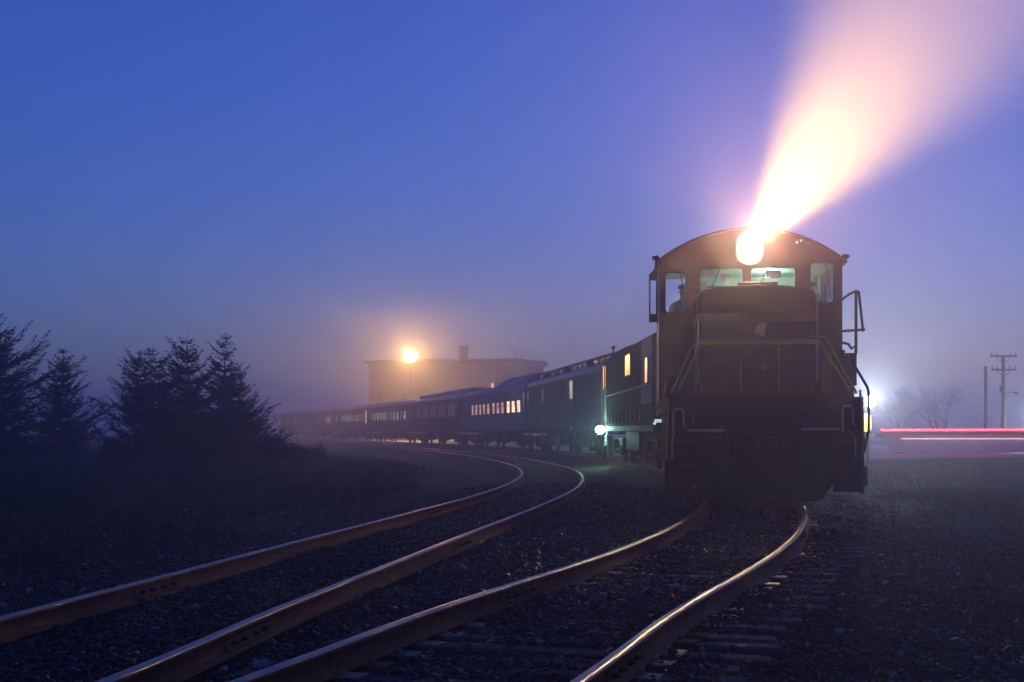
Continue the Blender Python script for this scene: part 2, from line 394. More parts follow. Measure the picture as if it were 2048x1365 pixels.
# ------------------------------------------------------------------ ballast stones
def stones(n, xr, yr, keep, size, seed, lift=0.):
    k = np.random.RandomState(seed)
    x = k.uniform(*xr, n); y = yr[0] + (yr[1] - yr[0]) * k.rand(n)**1.45
    m = keep(x, y, k.rand(n)); x, y = x[m], y[m]; n = len(x)
    z = ground_z(x, y) + .006 + k.rand(n) * .022 + lift
    ph = (1 + 5**.5) / 2
    ico = np.array([(-1, ph, 0), (1, ph, 0), (-1, -ph, 0), (1, -ph, 0), (0, -1, ph), (0, 1, ph), (0, -1, -ph), (0, 1, -ph), (ph, 0, -1), (ph, 0, 1), (-ph, 0, -1), (-ph, 0, 1)]) / 1.9
    fc = np.array([(0, 11, 5), (0, 5, 1), (0, 1, 7), (0, 7, 10), (0, 10, 11), (1, 5, 9), (5, 11, 4), (11, 10, 2), (10, 7, 6), (7, 1, 8), (3, 9, 4), (3, 4, 2), (3, 2, 6), (3, 6, 8), (3, 8, 9), (4, 9, 5), (2, 4, 11), (6, 2, 10), (8, 6, 7), (9, 8, 1)])
    r = size * (.55 + .9 * k.rand(n)**1.6)
    V = ico[None] * (1 + .5 * k.randn(n, 12, 1).clip(-1., 1.1))
    V = V * (k.uniform(.6, 1.25, (n, 1, 3)))
    q = k.randn(n, 4); q /= np.linalg.norm(q, axis=1)[:, None]; w_, a, b, c = q.T
    Rm = np.stack([1 - 2 * (b * b + c * c), 2 * (a * b - c * w_), 2 * (a * c + b * w_), 2 * (a * b + c * w_), 1 - 2 * (a * a + c * c), 2 * (b * c - a * w_), 2 * (a * c - b * w_), 2 * (b * c + a * w_), 1 - 2 * (a * a + b * b)], 1).reshape(n, 3, 3)
    V = np.einsum('nij,nkj->nki', Rm, V) * r[:, None, None]
    V[:, :, 2] *= .75
    V += np.stack([x, y, z], 1)[:, None, :]
    Fc = fc[None] + (np.arange(n) * 12)[:, None, None]
    return V.reshape(-1, 3), Fc.reshape(-1, 3), k.rand(n)
def keep_ballast(x, y, r):
    a, b = lat(TA, x, y), lat(TB, x, y)
    d = np.minimum(np.abs(a), np.abs(b))
    rails = np.minimum(np.abs(np.abs(a) - GA / 2), np.abs(np.abs(b) - GAUGE / 2))
    vis = np.abs(x / y) < .36
    dens = np.clip((3.6 - d) / 1.2, .22, 1)
    expo = (a > GAUGE / 2) & (a < 1.75)                     # exposed sleeper ends
    dens = np.where(expo, .45, dens)
    return vis & (rails > .085) & (r < dens)
sm, nt, sb = new_mat('ballast_stone')
gi = nt.nodes.new('ShaderNodeNewGeometry'); rp = nt.nodes.new('ShaderNodeValToRGB')
e = rp.color_ramp.elements; e[0].color = (.016, .012, .008, 1); e[1].color = (.42, .36, .32, 1); e[1].position = 1
e.new(.6).color = (.034, .025, .015, 1); e.new(.90).color = (.062, .047, .030, 1); e.new(.975).color = (.1, .08, .055, 1)  # warm light and sparse glints are put into these stone colours
nt.links.new(gi.outputs['Random Per Island'], rp.inputs['Fac']); nt.links.new(rp.outputs['Color'], sb.inputs['Base Color'])
sb.inputs['Roughness'].default_value = .55
v1, f1, _ = stones(130000, (-6, 7.5), (6.2, 24), keep_ballast, .0165, 11)
v2, f2, _ = stones(22000, (-9, 11), (14, 40), keep_ballast, .024, 12)
v3, f3, _ = stones(1500, (-5, 6), (6.4, 16), keep_ballast, .034, 13, .01)
V = np.r_[v1, v2, v3]; Fa = np.r_[f1, f2 + len(v1), f3 + len(v1) + len(v2)]
tag(raw_mesh('ballast_gravel', V, Fa, sm), 'dark crushed stone ballast between and beside the rails', 'gravel', kind='stuff')

# ------------------------------------------------------------------ grass and weeds (ground cover)
def blades(n, seed, hmin, hmax, fn, xr, yr, w=.012):
    k = np.random.RandomState(seed); x = k.uniform(*xr, n); y = k.uniform(*yr, n); m = fn(x, y, k.rand(n)); x, y = x[m], y[m]; n = len(x)
    z = ground_z(x, y) - .01; h = k.uniform(hmin, hmax, n) * (.6 + .8 * vnoise(x * .6, y * .6)); an = k.rand(n) * 6.283; ww = w * (.6 + k.rand(n))
    lx, ly = k.randn(n) * h * .35, k.randn(n) * h * .35
    b0 = np.stack([x - np.cos(an) * ww, y - np.sin(an) * ww, z], 1); b1 = np.stack([x + np.cos(an) * ww, y + np.sin(an) * ww, z], 1); tp = np.stack([x + lx, y + ly, z + h], 1)
    return np.stack([b0, b1, tp], 1).reshape(-1, 3), np.arange(n * 3).reshape(-1, 3)
gv, gf_ = blades(150000, 5, .08, .3, lambda x, y, r: (-lat(TB, x, y) > 3.0 + 1.5 * vnoise(x, y * .4)) & (np.abs(x / y) < .4) & (r < .3 + .7 * vnoise(x * .35 + 3, y * .35)), (-30, -1), (9, 78))
gmat = mat('grass_blade', (.05, .07, .03), .7, 0, .5, 1.2)
tag(raw_mesh('grass', gv, gf_, gmat), 'dark unmown grass beside the siding, below the conifers', 'grass', kind='stuff')
gv, gf_ = blades(190000, 6, .05, .17, lambda x, y, r: (lat(TA, x, y) > 2.8 + 1.5 * vnoise(x * .7, y * .7)) & (np.abs(x / y) < .36) & (r < .2 + .8 * vnoise(x * .5 + 9, y * .5)), (3, 30), (12, 82), .02)
tag(raw_mesh('field_stubble', gv, gf_, mat('dry_grass', (.13, .095, .035), .8, 0, .5, 1.0)), 'short dry grass on the dim brown field beside the locomotive', 'grass', kind='stuff')

# ------------------------------------------------------------------ running gear shared by the train
def bogie(parent, yc, wheels, wb, mats=None, outer=1.02):
    f = MB()
    n = len(wheels); y0, y1 = min(wheels) - .55, max(wheels) + .55
    for sd in (-1, 1):
        f.prism([(yc + y0, .62), (yc + y0 + .15, .42), (yc + y1 - .15, .42), (yc + y1, .62), (yc + y1 - .2, .86), (yc + y0 + .2, .86)], sd * outer - .07, sd * outer + .07, 'x')
        for w in wheels: f.box(sd * outer - .13, sd * outer + .13, yc + w - .17, yc + w + .17, .27, .62)
        for q in range(n - 1):
            ym = yc + (wheels[q] + wheels[q + 1]) / 2
            f.lathe([(.11, .5), (.11, .84)], (sd * (outer + .13), ym - .13, 0), 'z', 10); f.lathe([(.11, .5), (.11, .84)], (sd * (outer + .13), ym + .13, 0), 'z', 10)
    f.box(-outer, outer, yc - .3, yc + .3, .55, .8)
    b = f.build('bogie', M['dark'], parent)
    for w in wheels:
        m = MB()
        for sd in (-1, 1):
            x = sd * GAUGE / 2
            m.lathe([(.1, -sd * .06), (.42, -sd * .06), (.50, -sd * .05), (.50, -sd * .022), (.465, -sd * .02), (.46, sd * .06), (.40, sd * .06), (.37, sd * .03), (.16, sd * .02), (.14, sd * .09), (.08, sd * .1)], (x, yc + w, .46), 'x', 24)
        m.tube([(-GAUGE / 2, yc + w, .46), (GAUGE / 2, yc + w, .46)], .075, 10)
        m.build('wheelset', M['dark'], b)
    return b

# ------------------------------------------------------------------ the leading locomotive
th = math.atan(.077)
lo = thing('locomotive', 'maroon locomotive with yellow nose stripes and arched cab roof, its headlight blazing', 'locomotive', (3.86, 24.5, 0), -th, 'locomotives of the train')
def P_(mb, name, m, parent=lo, bevel=0., smooth=False): return mb.build(name, m, parent, bevel, smooth)
# frame and deck
mb = MB(); mb.box(-1.42, 1.42, .32, 17.6, 1.50, 1.66); mb.box(-.75, .75, .3, 17.4, 1.0, 1.5); P_(mb, 'deck', M['black'], bevel=.015)
mb = MB(); mb.box(-1.50, 1.50, 0, .32, 1.40, 1.66); P_(mb, 'end_sill', M['black'], bevel=.015)
# pilot plate with rounded lower corners and a coupler pocket
mb = MB(); mb.plate([(-1.06, 1.40), (-1.06, .34), (-.9, .12), (.9, .12), (1.06, .34), (1.06, 1.40)], [rrect(-.24, .24, .70, 1.14, .05)], .02, .10)
mb.prism([(-.95, .12), (-.8, .07), (.8, .07), (.95, .12)], -.02, .1); P_(mb, 'pilot', M['black'], bevel=.01)
# footsteps at both front corners
for sd in (-1, 1):
    mb = MB(); xa, xb = sorted((sd * 1.08, sd * 1.50))
    mb.prism([(.02, .18), (.34, .18), (.34, 1.40), (.02, 1.40)], sd * 1.50 - .015, sd * 1.50 + .015, 'x')
    mb.box(xa, xb, .32, .34, .2, 1.40)
    st = P_(mb, 'step_well', M['black'])
    for z in (.26, .62, .98):
        t = MB(); t.box(xa, xb, -.03, .31, z - .03, z); t.build('tread', M['dark'], st, bevel=.008)
    mb = MB(); mb.box(*sorted((sd * 1.2, sd * (1.56 if sd > 0 else 1.46))), -.06, .34, .30, .60); P_(mb, 'footboard', M['black'], bevel=.01)
# rear gear
bogie(lo, 3.3, (-1.75, 0, 1.75), 1.75, outer=1.1); bogie(lo, 14.3, (-1.75, 0, 1.75), 1.75, outer=1.1)
mb = MB(); mb.prism([(-1.3, .55), (-1.0, .28), (1.0, .28), (1.3, .55), (1.3, 1.3), (-1.3, 1.3)], 6.6, 11.0); P_(mb, 'fuel_tank', M['black'], bevel=.03)
# coupler
mb = MB(); mb.box(-.1, .1, -.25, .3, .80, 1.0); mb.prism([(-.17, -.25), (.02, -.25), (.16, -.4), (.13, -.60), (.05, -.62), (.05, -.48), (-.06, -.42), (-.2, -.55), (-.24, -.5)], .74, 1.06, 'z'); P_(mb, 'coupler', M['dark'], bevel=.02)
mb = MB(); mb.tube([(-1.2, -.04, 1.02), (-.6, -.05, 1.02), (-.3, -.12, 1.08), (.2, -.12, 1.1)], .016); P_(mb, 'coupler_lever', M['dark'])
for x, r_ in ((.38, .028), (-.42, .024), (.55, .02), (-.56, .02)):
    mb = MB(); mb.tube([(x, .02, 1.05), (x * 1.02, -.1, 1.0), (x * 1.0, -.16, .8), (x * .95, -.17, .55), (x * .9, -.12, .36)], r_); mb.tube([(x * .9, -.12, .38), (x * .88, -.12, .28)], r_ * 1.5); P_(mb, 'air_hose', M['black'], smooth=True)
# light-coloured bars either side of the coupler, U-shaped grab irons and corner grabs
for x0, x1, z in ((-1.16, -.62, 1.145), (.58, 1.13, 1.165)):
    mb = MB(); mb.tube([(x0, .02, z), (x0, -.06, z), (x1, -.06, z), (x1, .02, z)], .018); P_(mb, 'grab_bar', M['greypaint'])
for x0, x1, z0, z1 in ((-1.385, -1.225, 1.20, 1.47), (1.18, 1.34, 1.22, 1.52)):
    mb = MB(); pts = [(x0, -.05, z0 - .1), (x0, -.05, z1 - .04), (x0 + .03, -.05, z1), (x1 - .03, -.05, z1), (x1, -.05, z1 - .04), (x1, -.05, z0 + .03), (x1 + .03, 0, z0)]; mb.tube(pts, .017); P_(mb, 'corner_grab', M['greypaint'])
for pts in ([(-1.37, -.05, 1.12), (-1.40, -.06, 1.02), (-1.405, -.06, .80), (-1.40, -.05, .70)], [(1.26, -.05, 1.14), (1.34, -.06, 1.10), (1.365, -.06, 1.0), (1.37, -.06, .74), (1.36, 0, .7)]):
    mb = MB(); mb.tube(pts, .016); P_(mb, 'step_grab', M['greypaint'])
# ditch lights, unlit
for x, z in ((-.88, 1.375), (.85, 1.385)):
    mb = MB(); mb.lathe([(.085, .04), (.095, 0), (.1, -.05), (.088, -.055)], (x, -.06, z), 'y', 20); mb.box(x - .02, x + .02, -.05, .02, z - .14, z - .09); d = P_(mb, 'ditch_light', M['dark'])
    mb = MB(); mb.lathe([(.086, 0), (.06, .02), (.02, .03)], (x, -.112, z), 'y', 20); mb.build('lens', M['reflector'], d, smooth=True)
    mb = MB(); mb.tube([(x + .1 * math.cos(t), -.13, z + .1 * math.sin(t)) for t in np.linspace(0, math.pi, 10)], .008, 6); mb.build('visor', M['dark'], d)
# nose (low hood)
NW, NY = .955, 1.40
def nose_prof(w, top, r=.16, z0=1.66):
    pts = [(-w, z0)]
    for k in range(7):
        t = R(180 - 90 * k / 6); pts.append((-w + r + r * math.cos(t), top - .07 - r + r * math.sin(t)))
    pts += [(-.5, top - .028), (0, top), (.5, top - .028)]
    for k in range(7):
        t = R(90 - 90 * k / 6); pts.append((w - r + r * math.cos(t), top - .07 - r + r * math.sin(t)))
    return pts + [(w, z0)]
mb = MB(); mb.prism(nose_prof(NW, 3.52), NY, 2.94); nose = P_(mb, 'nose', M['maroon'], bevel=.05)
for z0, z1 in ((2.915, 3.045), (2.54, 2.62)):
    mb = MB(); mb.plate([(-NW - .006, z0), (NW + .006, z0), (NW + .006, z1), (-NW - .006, z1)], [], NY - .006, NY + .05)
    mb.box(-NW - .006, -NW + .01, NY + .05, 2.93, z0, z1); mb.box(NW - .01, NW + .006, NY + .05, 2.93, z0, z1); mb.build('stripe', M['yellow'], nose)
mb = MB(); mb.plate([(-.03, 2.70), (.11, 2.66), (.13, 2.77), (.16, 2.90), (.05, 2.88), (-.02, 2.83), (-.045, 2.76)], [], NY - .02, NY - .004); mb.build('emblem', mat('worn_gold', (.85, .50, .12), .45, 0, .5, 22), nose)
# nose door with its frame, hinges, latch, and vertical rails
mb = MB(); mb.plate(rrect(-.16, .24, 1.74, 2.50, .05), [], NY - .02, NY - .004); dr = mb.build('nose_door', M['maroon'], nose, bevel=.008)
mb = MB(); mb.plate(rrect(-.19, .27, 1.71, 2.53, .06), [rrect(-.15, .23, 1.75, 2.49, .05)], NY - .03, NY - .003); mb.build('door_frame', M['maroon'], dr)
for z in (1.9, 2.12, 2.34):
    mb = MB(); mb.box(-.2, -.12, NY - .045, NY - .02, z - .03, z + .03); mb.build('hinge', M['dark'], dr)
mb = MB(); mb.tube([(.12 + .045 * math.cos(t), NY - .04, 2.18 + .045 * math.sin(t)) for t in np.linspace(.6, 5.7, 14)], .008, 6); mb.tube([(.12, NY - .02, 2.18), (.12, NY - .045, 2.18)], .015, 6); mb.build('latch', M['greypaint'], dr)
for x in (-.27, .34):
    mb = MB(); mb.tube([(x, NY, 2.46), (x, NY - .07, 2.44), (x, NY - .07, 1.78), (x, NY, 1.76)], .016); P_(mb, 'nose_grab', mat('copper_grab', (.3, .13, .08), .4, .4, .3, 9))
for sd in (-1, 1):                                               # corner grabs on the nose
    mb = MB(); x = sd * (NW - .0); mb.tube([(x, NY + .02, 3.35), (x, NY - .06, 3.32), (x, NY - .06, 1.95), (x, NY + .02, 1.92)], .017); P_(mb, 'nose_grab', M['greypaint'])
mb = MB(); mb.box(-.3, .34, NY + .1, NY + .5, 3.515, 3.56); mb.build('vent_hatch', M['maroon'], nose, bevel=.015)
mb = MB(); mb.lathe([(.03, 0), (.045, -.02), (.045, -.05), (.03, -.055)], (.02, NY - .004, 2.665), 'y', 14); mb.build('key_box', M['greypaint'], nose)
for x, z in ((-.7, 1.95), (.62, 1.92), (.7, 2.2), (-.62, 2.3)):
    mb = MB(); mb.box(x - .13, x + .13, NY - .018, NY - .003, z - .09, z + .09); mb.build('access_cover', M['maroon'], nose, bevel=.01)
for x in np.linspace(-.8, .8, 9):
    mb = MB(); mb.lathe([(.016, 0), (.016, -.012)], (x, NY - .003, 2.50), 'y', 6); mb.build('bolt', M['dark'], nose)
# front walkway handrails, sloping from the nose down to the corner posts
for sd in (-1, 1):
    for dx in (0, .14):
        mb = MB(); mb.tube([(sd * (.86 + dx), NY - .1 + dx * 2, 2.52 + (sd > 0) * .16), (sd * (.93 + dx), NY - .3, 2.48 + (sd > 0) * .14), (sd * (1.34 + dx * .5), .12, 1.72)], .021); P_(mb, 'handrail', M['yellow'])
    mb = MB(); mb.tube([(sd * 1.47, -.03, 1.66), (sd * 1.485, -.04, 1.2), (sd * 1.49, -.04, .72), (sd * 1.45, .02, .68)], .021); P_(mb, 'handrail', M['yellow'])
    mb = MB(); mb.tube([(sd * 1.52, .5, 1.78), (sd * 1.54, .5, 1.2), (sd * 1.54, .5, .8)], .018); P_(mb, 'handrail', M['yellow'])
mb = MB(); mb.tube([(1.38, .3, 2.2), (1.45, .2, 2.05), (1.57, .05, 1.80), (1.585, .03, 1.72), (1.58, 0, 1.15), (1.51, 0, .84)], .021); P_(mb, 'handrail', M['dark'])
mb = MB(); mb.tube([(1.43, .02, 1.27), (1.46, -.02, 1.30), (1.485, -.02, 1.24), (1.52, -.02, .86), (1.50, 0, .8)], .017); P_(mb, 'step_grab', M['dark'])
# sand-box panels beside the nose
mb = MB(); mb.prism([(1.16, 1.66), (1.50, 1.66), (1.44, 2.30), (1.40, 2.35), (1.16, 2.35)], 1.0, 2.7); mb.box(1.18, 1.24, 1.2, 1.6, 2.35, 2.42); mb.box(1.30, 1.38, 1.2, 1.5, 2.35, 2.44); P_(mb, 'equipment_box', M['black'], bevel=.02)
mb = MB(); mb.prism([(-1.16, 1.66), (-1.50, 1.66), (-1.46, 2.0), (-1.16, 2.05)], 1.2, 2.7); P_(mb, 'equipment_box', M['black'], bevel=.02)

# cab
CY0, CY1, CW, EA, TP = 2.95, 5.70, 1.56, 4.06, 4.59
def arch(w, eave, top, n=16):
    sg = top - eave; r = (w * w + sg * sg) / (2 * sg); a = math.asin(w / r); return [(r * math.sin(t), top - r + r * math.cos(t)) for t in np.linspace(a, -a, n)]
cab_outer = [(-CW, 1.66), (CW, 1.66)] + arch(CW, EA, TP)
wins = [rrect(-1.45, -1.10, 3.17, 3.86, .07), rrect(-.86, -.13, 3.30, 3.93, .06), rrect(.01, .76, 3.30, 3.94, .07), rrect(1.015, 1.405, 3.33, 4.015, .08)]
mb = MB(); mb.plate(cab_outer, wins, CY0, CY0 + .07); cab = P_(mb, 'cab_front', M['maroon'])
rear_w = [rrect(-1.48, -.93, 3.2, 4.0, .06), rrect(1.02, 1.26, 3.72, 4.04, .05)]
mb = MB(); mb.plate(cab_outer, rear_w, CY1 - .07, CY1); P_(mb, 'cab_rear_wall', [M['green_wall']])
for sd in (-1, 1):
    mb = MB(); a, b = sorted((sd * CW, sd * (CW - .06)))
    mb.plate([(CY0 + .07, 1.66), (CY1 - .07, 1.66), (CY1 - .07, EA), (CY0 + .07, EA)], [rrect(CY0 + .75, CY1 - .6, 3.05, 3.85, .08)], a, b, 'x'); w_ = P_(mb, 'cab_side', M['maroon'])
    mb = MB(); mb.box(sd * (CW - .035) - .004, sd * (CW - .035) + .004, CY0 + .73, CY1 - .58, 3.03, 3.87); mb.build('pane', M['glass'], w_)
mb = MB(); mb.box(-CW + .06, CW - .06, CY0 + .07, CY1 - .07, 2.2, 2.28); P_(mb, 'cab_floor', M['dark'])
lin = MB(); lin.prism([(-CW + .065, EA - .03), (CW - .065, EA - .03)] + [(x, z) for x, z in arch(CW - .1, EA - .02, TP - .07)], CY0 + .08, CY1 - .08); P_(lin, 'ceiling_lining', M['green_wall'])
ro = arch(CW + .07, EA - .02, TP + .035); ri = arch(CW + .07, EA - .06, TP - .005)[::-1]
mb = MB(); mb.prism(ro + ri, CY0 - .1, CY1 + .12); P_(mb, 'roof', M['maroon'], smooth=False)
for k, w in enumerate(wins):
    xs_ = [p[0] for p in w]; zs = [p[1] for p in w]; x0, x1, z0, z1 = min(xs_), max(xs_), min(zs), max(zs)
    mb = MB(); mb.plate(rrect(x0 - .035, x1 + .035, z0 - .035, z1 + .035, .09), [rrect(x0 + .006, x1 - .006, z0 + .006, z1 - .006, .06)], CY0 - .018, CY0 - .002)
    fr = P_(mb, 'window', M['dark'])
    mb = MB(); mb.box(x0 - .01, x1 + .01, CY0 + .02, CY0 + .026, z0 - .01, z1 + .01); mb.build('pane', M['glass'], fr)
    tilt = (.16, -.2, -.26, .1)[k]
    mb = MB(); xm = (x0 + x1) / 2 + (.05, .02, -.02, .05)[k]; mb.tube([(xm + tilt * .1, CY0 - .03, z1 + .05), (xm + tilt, CY0 - .035, z0 + .05 + (k in (1, 2)) * .2)], .009, 6); mb.box(xm + tilt * .1 - .03, xm + tilt * .1 + .03, CY0 - .05, CY0 - .016, z1 + .02, z1 + .08); mb.build('wiper', M['black'], fr)
for x0, x1, z0, z1 in ((-.80, -.66, 3.76, 3.90), (.27, .52, 3.76, 3.89), (-.5, -.36, 3.72, 3.84)):
    mb = MB(); mb.box(x0, x1, CY0 + .03, CY0 + .036, z0, z1); P_(mb, 'notice', M['paper'])
mb = MB(); mb.box(-.6, -.1, CY1 - .3, CY1 - .08, 2.3, 3.75); mb.box(-.9, -.62, CY1 - .22, CY1 - .08, 3.2, 3.95); P_(mb, 'electrical_cabinet', mat('cabinet_green', (.2, .36, .28), .55, 0, .3, 5), bevel=.02)
mb = MB(); mb.box(-.95, -.2, CY0 + .5, CY0 + .85, 2.3, 3.42); mb.tube([(-.85, CY0 + .7, 3.4), (-.85, CY0 + .7, 4.0)], .03); mb.tube([(-.72, CY0 + .55, 3.66), (-.2, CY0 + .55, 3.67)], .016); P_(mb, 'control_stand', M['dark'], bevel=.015)
mb = MB(); mb.lathe([(.06, -.02), (.07, -.06), (.05, -.07)], (.45, CY1 - 1.2, 4.0), 'z', 14); P_(mb, 'ceiling_lamp', L['cabl'])
for q in range(6):
    mb = MB(); x = 1.2 + rnd.uniform(-.15, .3) * .8; mb.tube([(x, CY1 - .2, 4.05), (x + rnd.uniform(-.1, .1), CY1 - .25, 3.8), (x + rnd.uniform(-.16, .16), CY1 - .2, 3.45)], .008, 5); P_(mb, 'cable', M['black'])
# seats
for x in (-1.12, 1.14):
    mb = MB(); mb.box(x - .24, x + .24, CY0 + .95, CY0 + 1.4, 2.72, 2.84); mb.tube([(x, CY0 + 1.2, 2.28), (x, CY0 + 1.2, 2.74)], .05); s_ = P_(mb, 'seat', M['seat'], bevel=.03)
    mb = MB(); mb.prism([(x - .22, 2.84), (x + .22, 2.84), (x + .22, 3.3), (x + .15, 3.38), (x - .15, 3.38), (x - .22, 3.3)], CY0 + 1.4, CY0 + 1.5); mb.build('backrest', M['seat'], s_, bevel=.02)
# wind deflector, mirror bracket, marker lights and horns at the eaves
mb = MB(); mb.plate([(-1.73, 3.05), (-1.585, 3.05), (-1.585, 3.95), (-1.63, 3.95), (-1.73, 3.84)], [[(-1.705, 3.16), (-1.61, 3.16), (-1.61, 3.74), (-1.705, 3.74)]], CY0 + .1, CY0 + .16); mb.box(-1.73, -1.58, CY0 + .06, CY0 + .2, 3.02, 3.12); de = P_(mb, 'wind_deflector', M['dark'])
mb = MB(); mb.box(-1.71, -1.6, CY0 + .125, CY0 + .13, 3.15, 3.75); mb.build('pane', M['glass'], de)
mb = MB(); mb.tube([(1.54, CY0 - .05, 3.37), (1.64, CY0 - .2, 3.45), (1.76, CY0 - .25, 3.51), (1.80, CY0 - .25, 3.50), (1.87, CY0 - .25, 2.86), (1.84, CY0 - .25, 2.85), (1.55, CY0 - .05, 2.84)], .022); mb.tube([(1.755, CY0 - .25, 3.50), (1.755, CY0 - .25, 2.44)], .026); mb.lathe([(.035, -.03), (.035, .03)], (1.87, CY0 - .25, 2.85), 'y', 10); P_(mb, 'mirror_bracket', M['dark'])
mb = MB(); mb.tube([(1.5, CY0 - .5, 2.62), (1.6, CY0 - .45, 2.60), (1.66, CY0 - .4, 2.52), (1.7, CY0 - .4, 2.56)], .022); mb.box(1.5, 1.72, CY0 - .6, CY0 - .1, 1.9, 2.44); P_(mb, 'side_bracket', M['dark'], bevel=.01)
for sd in (-1, 1):
    mb = MB(); x = sd * (CW + .03); mb.tube([(x - sd * .06, CY0 + .02, 4.0), (x, CY0 + .02, 4.1)], .03, 8); mb.lathe([(.05, .06), (.055, 0), (.05, -.06)], (x + sd * .01, CY0 + .02, 4.11), 'y', 12); mb.lathe([(.03, 0), (.035, sd * .08), (.02, sd * .09)], (x, CY0 + .02, 4.12), 'x', 10); P_(mb, 'marker_light', M['dark'])
mb = MB(); mb.lathe([(.02, -.02), (.025, 0), (.02, .02)], (.79, CY0 - .02, 4.365), 'y', 10); mb.lathe([(.014, -.02), (.02, 0), (.014, .02)], (.86, CY0 - .02, 4.395), 'y', 10); P_(mb, 'number_lamp', L['vest'])
for x, d in ((-.55, .5), (-.4, .62), (-.62, .7)):
    mb = MB(); mb.lathe([(.1, -d), (.06, -d * .8), (.03, -d * .4), (.03, 0)], (x, CY1 + 1.2, 4.36), 'y', 14); P_(mb, 'horn', M['dark'], smooth=True)
# headlight: one oval lens above the windows, enlarged to imitate its bloom
HX, HZ_ = -.01, 4.28
mb = MB(); mb.plate(rrect(HX - .24, HX + .24, HZ_ - .30, HZ_ + .28, .2, 8), [], CY0 - .09, CY0 - .002); hl = P_(mb, 'headlight', M['dark'], bevel=.01)
mb = MB(); mb.plate(rrect(HX - .2, HX + .2, HZ_ - .27, HZ_ + .25, .19, 8), [], CY0 - .125, CY0 - .092); mb.build('lens', L['head'], hl, bevel=.02)
# long hood behind the cab
hp = [(-.92, 1.66), (.92, 1.66), (.92, 3.95), (.7, 4.22), (-.7, 4.22), (-.92, 3.95)]
mb = MB(); mb.prism(hp, CY1 + .02, 17.0); P_(mb, 'long_hood', M['maroon'], bevel=.03)
for y in np.arange(6.4, 16.6, 1.25):
    mb = MB(); mb.box(-.935, -.922, y, y + 1.1, 1.85, 3.6); P_(mb, 'hood_door', M['maroon'], bevel=.006)
for y in (8.0, 11.4, 14.6):
    mb = MB(); mb.lathe([(.42, 0), (.42, .12), (.34, .16)], (0, y, 4.22), 'z', 20); P_(mb, 'roof_fan', M['dark'])
mb = MB(); mb.tube([(-1.47, y, 2.62) for y in np.arange(6, 17.4, 1)], .018)
for y in np.arange(6, 17.4, 2): mb.tube([(-1.47, y, 1.66), (-1.47, y, 2.62)], .018)
P_(mb, 'walkway_rail', M['yellow'])
mb = MB(); mb.lathe([(.02, .02), (.03, 0), (.02, -.02)], (-1.6, 5.9, 1.28), 'y', 10); mb.box(-1.6, -1.42, 5.85, 5.95, 1.3, 1.36); P_(mb, 'step_lamp', L['glint'])

